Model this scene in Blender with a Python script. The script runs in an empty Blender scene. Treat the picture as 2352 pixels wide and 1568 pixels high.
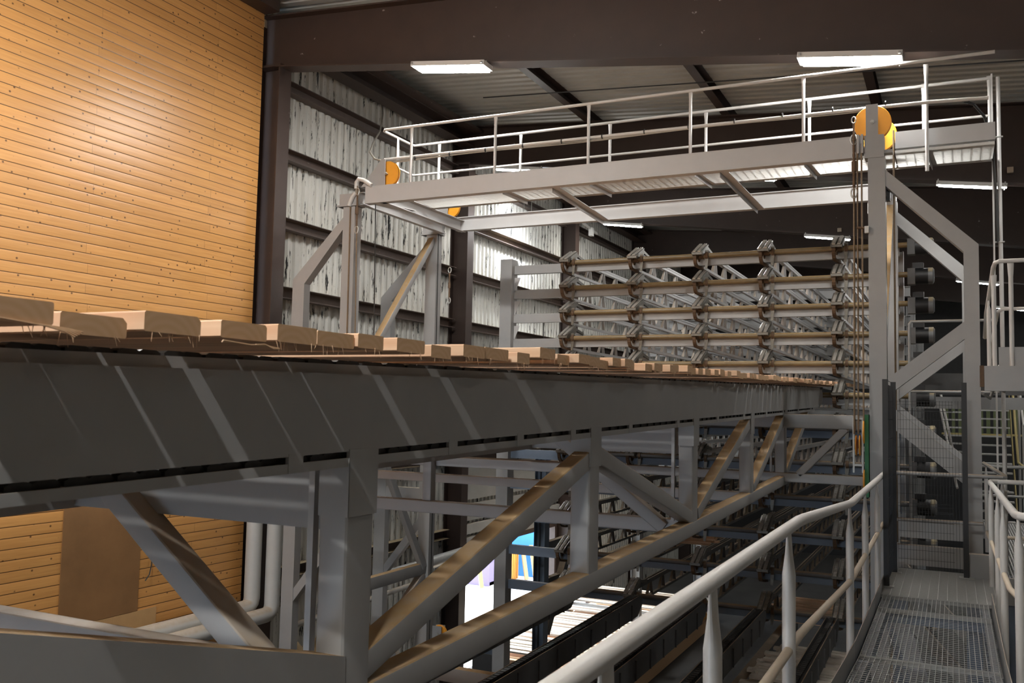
import bpy, math, random
from mathutils import Vector, Matrix
random.seed(7)
sc = bpy.context.scene
C = sc.collection
R = math.radians

# ------------------------------------------------------------------ camera, world, sun, exposure
# metres; x = across the conveyor (to the right), y = along it (away), z = up; the eye is at the origin, 6.5 m above the hall floor
FL = -6.5
PITCH, ROLL, YAW = 0.0700307887, 0.0208238304, 0.451428671
cam_d = bpy.data.cameras.new('camera'); cam = bpy.data.objects.new('camera', cam_d); C.objects.link(cam)
cam_d.sensor_width = 36.0; cam_d.sensor_fit = 'HORIZONTAL'; cam_d.lens = 2095.36 / 2352 * 36.0
cam_d.dof.use_dof = True; cam_d.dof.focus_distance = 9.0; cam_d.dof.aperture_fstop = 9.0
cam_d.clip_start = 0.05; cam_d.clip_end = 400
_f = Vector((-math.sin(YAW) * math.cos(PITCH), math.cos(YAW) * math.cos(PITCH), math.sin(PITCH)))
_r = Vector((math.cos(YAW), math.sin(YAW), 0)); _u = _r.cross(_f)
_r2 = _r * math.cos(ROLL) + _u * math.sin(ROLL); _u2 = -_r * math.sin(ROLL) + _u * math.cos(ROLL)
cam.matrix_world = Matrix(((_r2.x, _u2.x, -_f.x, 0), (_r2.y, _u2.y, -_f.y, 0), (_r2.z, _u2.z, -_f.z, 0), (0, 0, 0, 1)))
sc.camera = cam

world = bpy.data.worlds.new('daylight'); sc.world = world; world.use_nodes = True
_bg = world.node_tree.nodes['Background']; _bg.inputs[0].default_value = (0.66, 0.81, 1.0, 1); _bg.inputs[1].default_value = 6.0
_sd = bpy.data.lights.new('sun', 'SUN'); _sd.energy = 16.0; _sd.angle = R(0.6); _sd.color = (1.0, 0.95, 0.86)
_so = bpy.data.objects.new('sun', _sd); C.objects.link(_so); _so.rotation_euler = (R(58), 0, R(-97))
LAMP = 200.0          # strength of the lamp diffusers
sc.view_settings.view_transform = 'Standard'; sc.view_settings.look = 'None'
sc.view_settings.gamma = 1.0; sc.view_settings.use_curve_mapping = False
sc.view_settings.exposure = 0.0
try:
    sc.cycles.use_denoising = True
    sc.cycles.max_bounces = 8; sc.cycles.diffuse_bounces = 5; sc.cycles.glossy_bounces = 3
    sc.cycles.sample_clamp_indirect = 6.0
    sc.cycles.caustics_reflective = False; sc.cycles.caustics_refractive = False
except Exception:
    pass

# ------------------------------------------------------------------ materials
def mat(name, col, rough=0.5, metal=0.0, noise=0.0, nscale=6.0, dust=0.0, dustcol=(0.36, 0.24, 0.115), spec=0.5, bump=0.0, stretch=(1, 1, 1), specks=0.0, speckcol=(0.05, 0.045, 0.04)):
    m = bpy.data.materials.new(name); m.use_nodes = True
    nt = m.node_tree; N = nt.nodes; L = nt.links; b = N['Principled BSDF']
    b.inputs['Roughness'].default_value = rough; b.inputs['Metallic'].default_value = metal
    b.inputs['Specular IOR Level'].default_value = spec
    b.inputs['Base Color'].default_value = (*col, 1)
    geo = N.new('ShaderNodeNewGeometry'); mp = N.new('ShaderNodeMapping'); mp.inputs['Scale'].default_value = stretch
    L.new(geo.outputs['Position'], mp.inputs['Vector'])
    cur = None
    if noise > 0:
        t = N.new('ShaderNodeTexNoise'); t.inputs['Scale'].default_value = nscale; t.inputs['Detail'].default_value = 5; t.inputs['Roughness'].default_value = 0.62
        L.new(mp.outputs[0], t.inputs['Vector'])
        mx = N.new('ShaderNodeMixRGB'); mx.blend_type = 'MIX'
        mx.inputs[1].default_value = (*[c * (1 - noise) for c in col], 1); mx.inputs[2].default_value = (*[min(1, c * (1 + noise)) for c in col], 1)
        L.new(t.outputs['Fac'], mx.inputs[0]); cur = mx.outputs[0]
        if bump > 0:
            bp = N.new('ShaderNodeBump'); bp.inputs['Strength'].default_value = bump; bp.inputs['Distance'].default_value = 0.01
            L.new(t.outputs['Fac'], bp.inputs['Height']); L.new(bp.outputs[0], b.inputs['Normal'])
    if specks > 0:
        t2 = N.new('ShaderNodeTexNoise'); t2.inputs['Scale'].default_value = 9.0; t2.inputs['Detail'].default_value = 6
        L.new(mp.outputs[0], t2.inputs['Vector'])
        cr = N.new('ShaderNodeValToRGB'); cr.color_ramp.elements[0].position = 1 - specks; cr.color_ramp.elements[0].color = (0, 0, 0, 1)
        cr.color_ramp.elements[1].position = min(1, 1 - specks + 0.05); cr.color_ramp.elements[1].color = (1, 1, 1, 1)
        L.new(t2.outputs['Fac'], cr.inputs[0])
        m2 = N.new('ShaderNodeMixRGB'); m2.inputs[2].default_value = (*speckcol, 1); L.new(cr.outputs[0], m2.inputs[0])
        if cur is not None: L.new(cur, m2.inputs[1])
        else: m2.inputs[1].default_value = (*col, 1)
        cur = m2.outputs[0]
    if dust > 0:   # sawdust lying on whatever faces up
        sx = N.new('ShaderNodeSeparateXYZ'); L.new(geo.outputs['Normal'], sx.inputs[0])
        mr = N.new('ShaderNodeMapRange'); mr.inputs[1].default_value = 0.3; mr.inputs[2].default_value = 0.62; mr.inputs[4].default_value = dust
        L.new(sx.outputs['Z'], mr.inputs[0])
        td = N.new('ShaderNodeTexNoise'); td.inputs['Scale'].default_value = 14.0; td.inputs['Detail'].default_value = 4
        L.new(geo.outputs['Position'], td.inputs['Vector'])
        mu = N.new('ShaderNodeMath'); mu.operation = 'MULTIPLY'; ad = N.new('ShaderNodeMath'); ad.operation = 'ADD'; ad.inputs[1].default_value = 0.45
        L.new(td.outputs['Fac'], ad.inputs[0]); L.new(mr.outputs[0], mu.inputs[0]); L.new(ad.outputs[0], mu.inputs[1])
        md = N.new('ShaderNodeMixRGB'); md.inputs[2].default_value = (*dustcol, 1); L.new(mu.outputs[0], md.inputs[0])
        if cur is not None: L.new(cur, md.inputs[1])
        else: md.inputs[1].default_value = (*col, 1)
        cur = md.outputs[0]
        rm = N.new('ShaderNodeMapRange'); rm.inputs[3].default_value = rough; rm.inputs[4].default_value = 0.85; L.new(mu.outputs[0], rm.inputs[0]); L.new(rm.outputs[0], b.inputs['Roughness'])
    if cur is not None: L.new(cur, b.inputs['Base Color'])
    return m

def timber_wall_mat():
    """varnished pine cladding: horizontal planks 134 mm high, board colour, grain, knots, dark grooves and butt joints"""
    m = bpy.data.materials.new('varnished_pine'); m.use_nodes = True; nt = m.node_tree; N = nt.nodes; L = nt.links; b = N['Principled BSDF']
    geo = N.new('ShaderNodeNewGeometry'); s = N.new('ShaderNodeSeparateXYZ'); L.new(geo.outputs['Position'], s.inputs[0])
    def M(op, a, c=None, d=None):
        n = N.new('ShaderNodeMath'); n.operation = op
        for i, v in enumerate((a, c, d)):
            if v is None: continue
            if isinstance(v, (int, float)): n.inputs[i].default_value = v
            else: L.new(v, n.inputs[i])
        return n.outputs[0]
    zz = M('DIVIDE', M('ADD', s.outputs['Z'], 8.03), 0.134); row = M('FLOOR', zz); fr = M('FRACT', zz)
    wn = N.new('ShaderNodeTexWhiteNoise'); wn.noise_dimensions = '1D'; L.new(row, wn.inputs['W'])
    # butt joints: boards about 4.2 m long, shifted per row
    yy = M('DIVIDE', M('ADD', s.outputs['Y'], M('ADD', M('MULTIPLY', M('MODULO', row, 2.0), 2.1), M('MULTIPLY', wn.outputs['Value'], .12))), 4.2); jn = M('FLOOR', yy); jf = M('FRACT', yy)
    w2 = N.new('ShaderNodeTexWhiteNoise'); w2.noise_dimensions = '2D'; cb = N.new('ShaderNodeCombineXYZ'); L.new(row, cb.inputs[0]); L.new(jn, cb.inputs[1]); L.new(cb.outputs[0], w2.inputs['Vector'])
    # grain
    gv = N.new('ShaderNodeCombineXYZ'); L.new(M('MULTIPLY', s.outputs['Y'], 1.3), gv.inputs[0]); L.new(M('MULTIPLY', s.outputs['Z'], 26.0), gv.inputs[1]); L.new(M('MULTIPLY', w2.outputs['Value'], 37.0), gv.inputs[2])
    gn = N.new('ShaderNodeTexNoise'); gn.inputs['Scale'].default_value = 1.6; gn.inputs['Detail'].default_value = 5; L.new(gv.outputs[0], gn.inputs['Vector'])
    cr = N.new('ShaderNodeValToRGB'); e = cr.color_ramp.elements
    e[0].position = 0.25; e[0].color = (0.53, 0.255, 0.078, 1); e[1].position = 0.75; e[1].color = (0.64, 0.335, 0.11, 1)
    L.new(gn.outputs['Fac'], cr.inputs[0])
    hv = N.new('ShaderNodeHueSaturation'); L.new(cr.outputs[0], hv.inputs['Color'])
    mr = N.new('ShaderNodeMapRange'); mr.inputs[3].default_value = 0.93; mr.inputs[4].default_value = 1.07; L.new(w2.outputs['Value'], mr.inputs[0]); L.new(mr.outputs[0], hv.inputs['Value'])
    # knots: one voronoi cell grid per plank row
    kv = N.new('ShaderNodeCombineXYZ'); L.new(M('MULTIPLY', s.outputs['Y'], 7.6), kv.inputs[0]); L.new(M('MULTIPLY', s.outputs['Z'], 8.6), kv.inputs[1]); L.new(M('MULTIPLY', row, 3.7), kv.inputs[2])
    vo = N.new('ShaderNodeTexVoronoi'); vo.inputs['Scale'].default_value = 1.0; L.new(kv.outputs[0], vo.inputs['Vector'])
    kr = N.new('ShaderNodeValToRGB'); k = kr.color_ramp.elements; k[0].position = 0.07; k[0].color = (1, 1, 1, 1); k[1].position = 0.15; k[1].color = (0, 0, 0, 1)
    L.new(vo.outputs['Distance'], kr.inputs[0])
    mk = N.new('ShaderNodeMixRGB'); mk.inputs[2].default_value = (0.075, 0.03, 0.012, 1); L.new(hv.outputs[0], mk.inputs[1])
    sc_ = N.new('ShaderNodeSeparateColor'); L.new(vo.outputs['Color'], sc_.inputs[0])
    L.new(M('MULTIPLY', kr.outputs[0], M('MULTIPLY', M('GREATER_THAN', sc_.outputs[0], 0.2), 0.9)), mk.inputs[0])
    gr = M('MAXIMUM', M('LESS_THAN', fr, 0.075), M('MULTIPLY', M('LESS_THAN', jf, 0.0012), 0.6))
    mg = N.new('ShaderNodeMixRGB'); mg.inputs[2].default_value = (0.05, 0.02, 0.008, 1); L.new(mk.outputs[0], mg.inputs[1]); L.new(M('MULTIPLY', gr, 0.9), mg.inputs[0])
    L.new(mg.outputs[0], b.inputs['Base Color'])
    b.inputs['Roughness'].default_value = 0.36; b.inputs['Specular IOR Level'].default_value = 0.5
    # each plank is slightly rounded
    hgt = M('MULTIPLY', M('MULTIPLY', fr, M('SUBTRACT', 1.0, fr)), 4.0); hp = M('POWER', hgt, 0.35)
    bp = N.new('ShaderNodeBump'); bp.inputs['Strength'].default_value = 0.35; bp.inputs['Distance'].default_value = 0.012; L.new(hp, bp.inputs['Height']); L.new(bp.outputs[0], b.inputs['Normal'])
    return m

def board_mat():
    """fresh sawn spruce; ends (facing x) show rings, sides long grain; each board its own tint"""
    m = bpy.data.materials.new('sawn_spruce'); m.use_nodes = True; nt = m.node_tree; N = nt.nodes; L = nt.links; b = N['Principled BSDF']
    tc = N.new('ShaderNodeTexCoord'); oi = N.new('ShaderNodeObjectInfo'); geo = N.new('ShaderNodeNewGeometry')
    mp = N.new('ShaderNodeMapping'); mp.inputs['Scale'].default_value = (1.2, 22, 22); L.new(tc.outputs['Object'], mp.inputs['Vector'])
    off = N.new('ShaderNodeVectorMath'); off.operation = 'ADD'; cb = N.new('ShaderNodeCombineXYZ')
    mm = N.new('ShaderNodeMath'); mm.operation = 'MULTIPLY'; mm.inputs[1].default_value = 60.0; L.new(oi.outputs['Random'], mm.inputs[0])
    for i in range(3): L.new(mm.outputs[0], cb.inputs[i])
    L.new(mp.outputs[0], off.inputs[0]); L.new(cb.outputs[0], off.inputs[1])
    t = N.new('ShaderNodeTexNoise'); t.inputs['Scale'].default_value = 1.0; t.inputs['Detail'].default_value = 4; L.new(off.outputs[0], t.inputs['Vector'])
    cr = N.new('ShaderNodeValToRGB'); e = cr.color_ramp.elements
    e[0].position = 0.3; e[0].color = (0.70, 0.43, 0.27, 1); e[1].position = 0.72; e[1].color = (0.84, 0.60, 0.41, 1); L.new(t.outputs['Fac'], cr.inputs[0])
    hs = N.new('ShaderNodeHueSaturation'); mr = N.new('ShaderNodeMapRange'); mr.inputs[3].default_value = 0.82; mr.inputs[4].default_value = 1.12
    L.new(oi.outputs['Random'], mr.inputs[0]); L.new(mr.outputs[0], hs.inputs['Value']); L.new(cr.outputs[0], hs.inputs['Color'])
    # end grain
    sx = N.new('ShaderNodeSeparateXYZ'); L.new(geo.outputs['Normal'], sx.inputs[0]); ab = N.new('ShaderNodeMath'); ab.operation = 'ABSOLUTE'; L.new(sx.outputs['X'], ab.inputs[0])
    gt = N.new('ShaderNodeMath'); gt.operation = 'GREATER_THAN'; gt.inputs[1].default_value = 0.7; L.new(ab.outputs[0], gt.inputs[0])
    wv = N.new('ShaderNodeTexWave'); wv.wave_type = 'RINGS'; wv.rings_direction = 'X'; wv.inputs['Scale'].default_value = 14.0; wv.inputs['Distortion'].default_value = 1.5
    ms = N.new('ShaderNodeMapping'); ms.inputs['Location'].default_value = (0, 0.02, 0.05); L.new(tc.outputs['Object'], ms.inputs['Vector']); L.new(ms.outputs[0], wv.inputs['Vector'])
    ec = N.new('ShaderNodeMixRGB'); ec.inputs[1].default_value = (0.66, 0.42, 0.235, 1); ec.inputs[2].default_value = (0.70, 0.46, 0.27, 1); L.new(wv.outputs['Fac'], ec.inputs[0])
    mx = N.new('ShaderNodeMixRGB'); L.new(gt.outputs[0], mx.inputs[0]); L.new(hs.outputs[0], mx.inputs[1]); L.new(ec.outputs[0], mx.inputs[2])
    L.new(mx.outputs[0], b.inputs['Base Color']); b.inputs['Roughness'].default_value = 0.75; b.inputs['Specular IOR Level'].default_value = 0.25
    return m

def cladding_mat():
    """old off-white sheet with dark flaked streaks running down"""
    m = bpy.data.materials.new('flaked_cladding'); m.use_nodes = True; nt = m.node_tree; N = nt.nodes; L = nt.links; b = N['Principled BSDF']
    geo = N.new('ShaderNodeNewGeometry'); mp = N.new('ShaderNodeMapping'); mp.inputs['Scale'].default_value = (9, 9, 1.5); L.new(geo.outputs['Position'], mp.inputs['Vector'])
    t = N.new('ShaderNodeTexNoise'); t.inputs['Scale'].default_value = 1.5; t.inputs['Detail'].default_value = 7; t.inputs['Roughness'].default_value = 0.7; L.new(mp.outputs[0], t.inputs['Vector'])
    cr = N.new('ShaderNodeValToRGB'); e = cr.color_ramp.elements; e[0].position = 0.385; e[0].color = (0.03, 0.03, 0.03, 1); e[1].position = 0.43; e[1].color = (0.68, 0.67, 0.62, 1)
    x = e.new(0.8); x.color = (0.76, 0.755, 0.72, 1); L.new(t.outputs['Fac'], cr.inputs[0])
    t2 = N.new('ShaderNodeTexNoise'); t2.inputs['Scale'].default_value = 0.7; t2.inputs['Detail'].default_value = 3; L.new(geo.outputs['Position'], t2.inputs['Vector'])
    mx = N.new('ShaderNodeMixRGB'); mx.blend_type = 'MULTIPLY'; mx.inputs[0].default_value = 0.35; L.new(cr.outputs[0], mx.inputs[1]); L.new(t2.outputs['Fac'], mx.inputs[2])
    L.new(mx.outputs[0], b.inputs['Base Color']); b.inputs['Roughness'].default_value = 0.55; b.inputs['Specular IOR Level'].default_value = 0.3
    return m

def emit(name, col, strength):
    m = bpy.data.materials.new(name); m.use_nodes = True; b = m.node_tree.nodes['Principled BSDF']
    b.inputs['Base Color'].default_value = (0.8, 0.8, 0.8, 1); b.inputs['Emission Color'].default_value = (*col, 1); b.inputs['Emission Strength'].default_value = strength
    return m

STEEL = mat('grey_painted_steel', (0.31, 0.312, 0.31), 0.46, noise=0.10, nscale=5, dust=0.5)
STEELD = mat('dusty_grey_steel', (0.31, 0.312, 0.31), 0.46, noise=0.10, nscale=5, dust=1.0)
STEELL = mat('light_grey_steel', (0.42, 0.42, 0.42), 0.46, noise=0.08, nscale=4, dust=0.5)
RAIL = mat('pale_grey_rail_paint', (0.55, 0.545, 0.53), 0.34, noise=0.06, nscale=12, dust=0.25, dustcol=(0.5, 0.42, 0.32))
RAILB = mat('dusty_mid_rail', (0.50, 0.43, 0.34), 0.6, noise=0.15, nscale=20, dust=0.6, dustcol=(0.55, 0.45, 0.33))
GALV = mat('galvanised_steel', (0.45, 0.45, 0.43), 0.42, metal=0.6, noise=0.15, nscale=30)
GALVW = mat('bright_galvanised_grating', (0.62, 0.62, 0.60), 0.5, metal=0.2, noise=0.12, nscale=25)
BROWN = mat('brown_painted_steel', (0.045, 0.028, 0.022), 0.5, noise=0.25, nscale=2.5, specks=0.27, speckcol=(0.3, 0.28, 0.26))
BROWNG = mat('dusty_brown_girt_steel', (0.085, 0.06, 0.05), 0.6, noise=0.3, nscale=7, dust=0.8, dustcol=(0.5, 0.40, 0.25), specks=0.28, speckcol=(0.35, 0.33, 0.3))
BLACK = mat('black_steel', (0.012, 0.012, 0.013), 0.5, noise=0.3, nscale=10)
CHAIN = mat('oily_chain_steel', (0.035, 0.032, 0.03), 0.45, metal=0.4, noise=0.5, nscale=30)
CHAINB = mat('worn_chain_steel', (0.55, 0.53, 0.49), 0.3, metal=0.6, noise=0.4, nscale=60)
RUST = mat('rusty_steel', (0.10, 0.058, 0.03), 0.75, noise=0.5, nscale=25)
SHAFT = mat('sawdust_coated_shaft', (0.16, 0.115, 0.055), 0.36, noise=0.35, nscale=9, dust=0.6, dustcol=(0.33, 0.22, 0.09))
HEADM = mat('worn_galvanised_head', (0.13, 0.12, 0.10), 0.42, metal=0.4, noise=0.6, nscale=22)
BLUES = mat('blue_grey_steel', (0.13, 0.17, 0.23), 0.5, noise=0.15, nscale=5, dust=0.25)
DARKS = mat('dark_grey_steel', (0.10, 0.10, 0.10), 0.55, noise=0.25, nscale=7, dust=0.5)
ORANGE = mat('orange_yellow_paint', (0.80, 0.34, 0.025), 0.45, noise=0.12, nscale=9)
GREEN = mat('green_guide_plastic', (0.02, 0.17, 0.06), 0.5, noise=0.15, nscale=9)
PINE = timber_wall_mat(); BOARD = board_mat(); CLAD = cladding_mat()
ROOF = mat('light_grey_roof_sheet', (0.46, 0.45, 0.41), 0.55, noise=0.18, nscale=1.2)
PLY = mat('brown_plywood', (0.24, 0.125, 0.05), 0.6, noise=0.3, nscale=2.2)
PLYL = mat('pale_plywood', (0.50, 0.31, 0.14), 0.6, noise=0.2, nscale=3.5)
CONC = mat('concrete_floor', (0.09, 0.088, 0.085), 0.85, noise=0.3, nscale=1.5)
GROUND = mat('sunlit_pale_ground', (0.72, 0.72, 0.70), 0.9, noise=0.08, nscale=1.5)
PIPE = mat('light_grey_pipe', (0.50, 0.50, 0.48), 0.5, noise=0.1, nscale=4, dust=0.5)
CABLE = mat('dark_cable', (0.02, 0.02, 0.02), 0.5, noise=0.2, nscale=8)
CABLEG = mat('grey_cable', (0.30, 0.28, 0.24), 0.5, noise=0.2, nscale=8)
BAND = mat('pale_grey_sandwich_panel', (0.42, 0.42, 0.40), 0.5, noise=0.15, nscale=2, dust=0.4)
CBLUE = mat('blue_container_paint', (0.03, 0.20, 0.55), 0.5, noise=0.1, nscale=3)
CPURP = mat('dull_violet_sheet', (0.20, 0.16, 0.30), 0.6, noise=0.1, nscale=3)
CORAN = mat('orange_crate_paint', (0.70, 0.28, 0.05), 0.5, noise=0.1, nscale=3)
YELL = mat('yellow_paint', (0.40, 0.32, 0.12), 0.5, noise=0.15, nscale=6)
SAWD = mat('sawdust', (0.52, 0.40, 0.24), 0.95, noise=0.3, nscale=30, bump=0.5)
LED = emit('lit_lamp_diffuser', (1.0, 0.98, 0.945), LAMP)
WHITE = mat('white_lamp_housing', (0.7, 0.7, 0.68), 0.4, noise=0.05)
MOTOR = mat('grey_motor_casting', (0.14, 0.145, 0.15), 0.5, noise=0.2, nscale=12, dust=0.9, dustcol=(0.40, 0.33, 0.2))

# ------------------------------------------------------------------ mesh helpers (all in world metres)
def V(*a): return Vector(a if len(a) > 1 else a[0])
class MB:
    def __init__(s): s.v = []; s.f = []
    def add(s, vs, fs):
        n = len(s.v); s.v += [tuple(x) for x in vs]; s.f += [tuple(i + n for i in f) for f in fs]; return s
    def box(s, a, b):
        (x0, y0, z0), (x1, y1, z1) = [[f(p, q) for p, q in zip(a, b)] for f in (min, max)]
        return s.add([(x0, y0, z0), (x1, y0, z0), (x1, y1, z0), (x0, y1, z0), (x0, y0, z1), (x1, y0, z1), (x1, y1, z1), (x0, y1, z1)],
                     [(0, 3, 2, 1), (4, 5, 6, 7), (0, 1, 5, 4), (1, 2, 6, 5), (2, 3, 7, 6), (3, 0, 4, 7)])
    def sweep(s, p, q, prof, up=(0, 0, 1)):
        """closed profile (side, up) swept from p to q"""
        p, q = V(p), V(q); d = (q - p).normalized(); u = V(up)
        sd = d.cross(u)
        if sd.length < 1e-4: u = V(0, 1, 0); sd = d.cross(u)
        sd.normalize(); u = sd.cross(d).normalized(); n = len(prof)
        vs = [p + sd * a + u * b for a, b in prof] + [q + sd * a + u * b for a, b in prof]
        fs = [(i, (i + 1) % n, n + (i + 1) % n, n + i) for i in range(n)] + [tuple(range(n))[::-1], tuple(range(n, 2 * n))]
        return s.add(vs, fs)
    def beam(s, p, q, w, h, up=(0, 0, 1)):
        return s.sweep(p, q, [(-w / 2, -h / 2), (w / 2, -h / 2), (w / 2, h / 2), (-w / 2, h / 2)], up)
    def rhs(s, p, q, w, h, r=0.015, up=(0, 0, 1)):
        pr = []
        for cx, cy, a0 in ((w / 2 - r, h / 2 - r, 0), (-w / 2 + r, h / 2 - r, 90), (-w / 2 + r, -h / 2 + r, 180), (w / 2 - r, -h / 2 + r, 270)):
            for k in range(4): a = R(a0 + 30 * k); pr.append((cx + r * math.cos(a), cy + r * math.sin(a)))
        return s.sweep(p, q, pr, up)
    def ibeam(s, p, q, w, h, tf=0.014, tw=0.01, up=(0, 0, 1)):
        a, b, c = w / 2, h / 2, tw / 2
        return s.sweep(p, q, [(-a, -b), (a, -b), (a, -b + tf), (c, -b + tf), (c, b - tf), (a, b - tf), (a, b), (-a, b), (-a, b - tf), (-c, b - tf), (-c, -b + tf), (-a, -b + tf)], up)
    def chan(s, p, q, w, h, t=0.012, up=(0, 0, 1)):
        """channel, back on the side-negative face"""
        a, b = w / 2, h / 2
        return s.sweep(p, q, [(-a, -b), (a, -b), (a, -b + t), (-a + t, -b + t), (-a + t, b - t), (a, b - t), (a, b), (-a, b)], up)
    def angle(s, p, q, w, h, t=0.008, up=(0, 0, 1)):
        return s.sweep(p, q, [(0, 0), (w, 0), (w, -t), (t, -t), (t, -h), (0, -h)], up)
    def prism(s, poly, vec):
        n = len(poly); v = V(vec)
        return s.add([V(p) for p in poly] + [V(p) + v for p in poly], [(i, (i + 1) % n, n + (i + 1) % n, n + i) for i in range(n)] + [tuple(range(n))[::-1], tuple(range(n, 2 * n))])
    def cyl(s, p, q, r, n=14, r2=None):
        n = 16 if 10 <= n < 16 else n
        r2 = r if r2 is None else r2
        p, q = V(p), V(q); d = (q - p).normalized(); a = d.orthogonal().normalized(); b = d.cross(a)
        c = [(math.cos(2 * math.pi * i / n), math.sin(2 * math.pi * i / n)) for i in range(n)]
        vs = [p + (a * x + b * y) * r for x, y in c] + [q + (a * x + b * y) * r2 for x, y in c]
        return s.add(vs, [(i, (i + 1) % n, n + (i + 1) % n, n + i) for i in range(n)] + [tuple(range(n))[::-1], tuple(range(n, 2 * n))])
    def tube(s, pts, r, n=12):
        n = max(n, 14) if r > .013 else n
        pts = [V(p) for p in pts]; m = len(pts); rings = []
        t0 = (pts[1] - pts[0]).normalized(); a = t0.orthogonal().normalized()
        for i, p in enumerate(pts):
            if i == 0: t = t0
            elif i == m - 1: t = (pts[-1] - pts[-2]).normalized()
            else: t = ((pts[i] - pts[i - 1]).normalized() + (pts[i + 1] - pts[i]).normalized()).normalized()
            a = (a - t * a.dot(t)).normalized(); b = t.cross(a)
            k = 1.0
            if 0 < i < m - 1:
                k = 1 / max(0.6, t.dot((pts[i] - pts[i - 1]).normalized()))
            rings.append([p + (a * math.cos(2 * math.pi * j / n) + b * math.sin(2 * math.pi * j / n)) * r * (k if False else 1) for j in range(n)])
        vs = [v for g in rings for v in g]
        fs = [(i * n + j, i * n + (j + 1) % n, (i + 1) * n + (j + 1) % n, (i + 1) * n + j) for i in range(m - 1) for j in range(n)]
        fs += [tuple(range(n))[::-1], tuple(range((m - 1) * n, m * n))]
        return s.add(vs, fs)
    def build(s, name, material, parent=None):
        me = bpy.data.meshes.new(name)
        o = bpy.data.objects.new(name, me); C.objects.link(o)
        w = V(0, 0, 0); p = parent
        while p is not None: w = w + p.location; p = p.parent
        if parent is not None: o.parent = parent
        else:
            xs = list(zip(*s.v)); w = V([(min(t) + max(t)) / 2 for t in xs[:2]] + [min(xs[2])]); o.location = w
        me.from_pydata([tuple(V(v) - w) for v in s.v], [], s.f)
        me.materials.append(material)
        import bmesh
        bm = bmesh.new(); bm.from_mesh(me); bmesh.ops.recalc_face_normals(bm, faces=bm.faces); bm.to_mesh(me); bm.free()
        me.polygons.foreach_set('use_smooth', [True] * len(me.polygons)); me.set_sharp_from_angle(angle=R(27)); me.update()
        return o

def arc(c, r, a0, a1, n, ax='yz'):
    out = []
    for i in range(n + 1):
        a = R(a0 + (a1 - a0) * i / n); u, v = r * math.cos(a), r * math.sin(a)
        out.append((c[0], c[1] + u, c[2] + v) if ax == 'yz' else (c[0] + u, c[1], c[2] + v))
    return out
def tag(o, label=None, cat=None, group=None, kind=None):
    if label: o['label'] = label
    if cat: o['category'] = cat
    if group: o['group'] = group
    if kind: o['kind'] = kind
    return o
def thing(name, label, cat, loc=(0, 0, 0), group=None):
    o = bpy.data.objects.new(name, None); C.objects.link(o); o.location = loc; o.empty_display_size = 0.2
    return tag(o, label, cat, group)
def struct(o): o['kind'] = 'structure'; return o
def dup(o, loc=None, parent=None):
    c = o.copy(); C.objects.link(c); c.parent = parent
    if loc is not None: c.location = loc
    for ch in list(o.children): dup(ch, None, c)
    return c
ORD = 'first second third fourth fifth sixth seventh eighth ninth tenth eleventh twelfth thirteenth fourteenth fifteenth sixteenth seventeenth eighteenth nineteenth twentieth'.split()
def ordinal(n):
    if n <= 20: return ORD[n - 1]
    t = {2: 'twenty', 3: 'thirty', 4: 'forty', 5: 'fifty', 6: 'sixty', 7: 'seventy', 8: 'eighty'}; a, b = divmod(n, 10)
    return (t[a][:-1] + 'ieth') if b == 0 else t[a] + '-' + ORD[b - 1]

# ------------------------------------------------------------------ the hall
YE, YB, XR, XW = 44.5, -7.0, 11.0, -10.5          # far end, near end, right wall, left cladding line
struct(MB().box((-10.9, YB - .3, FL - .2), (XR + .3, YE + .3, FL)).build('floor', CONC))
ztop = lambda x: 6.40 - 0.077 * (x + 9.8)          # top of the rafters
zbot = lambda x: 5.50 - 0.128 * (x + 9.7)          # underside of the rafters
# roof sheet, ribs running down the slope
prof = []
y = YB - .3
while y < YE + .3:
    prof += [(y, 0), (y + .13, 0), (y + .155, .035), (y + .225, .035)]; y += .25
m = MB(); x0, x1 = -10.9, XR + .3; n = len(prof)
m.add([(x0, a, ztop(x0) + .24 + b) for a, b in prof] + [(x1, a, ztop(x1) + .24 + b) for a, b in prof] + [(x0, a, ztop(x0) + .30 + b) for a, b in prof] + [(x1, a, ztop(x1) + .30 + b) for a, b in prof],
      [(i, i + 1, n + i + 1, n + i) for i in range(n - 1)] + [(2 * n + i, 3 * n + i, 3 * n + i + 1, 2 * n + i + 1) for i in range(n - 1)])
struct(m.build('ceiling', ROOF))
# left cladding: trapezoidal sheet with a doorway low in the second bay
DY0, DY1, DZ = 18.75, 24.55, -3.45
def clad(mb, ya, yb, za, zb):
    p = []; y = ya
    while y < yb - 1e-3:
        for dy, dx in ((0, 0), (.075, 0), (.1, .045), (.175, .045)):
            if y + dy < yb: p.append((y + dy, dx))
        y += .2
    p.append((yb, 0)); k = len(p)
    mb.add([(XW + d, a, za) for a, d in p] + [(XW + d, a, zb) for a, d in p] + [(XW - .06, p[0][0], za), (XW - .06, p[-1][0], za), (XW - .06, p[0][0], zb), (XW - .06, p[-1][0], zb)],
           [(i, i + 1, k + i + 1, k + i) for i in range(k - 1)] + [(2 * k, 2 * k + 2, 2 * k + 3, 2 * k + 1)])
m = MB()
clad(m, 11.4, DY0, FL, 6.75); clad(m, DY0, DY1, DZ, 6.75); clad(m, DY1, 25.2, FL, 6.75); clad(m, 25.2, 27.6, DZ, 6.75); clad(m, 27.6, YE, FL, 6.75)
struct(m.build('wall_farleft', CLAD))
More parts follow.
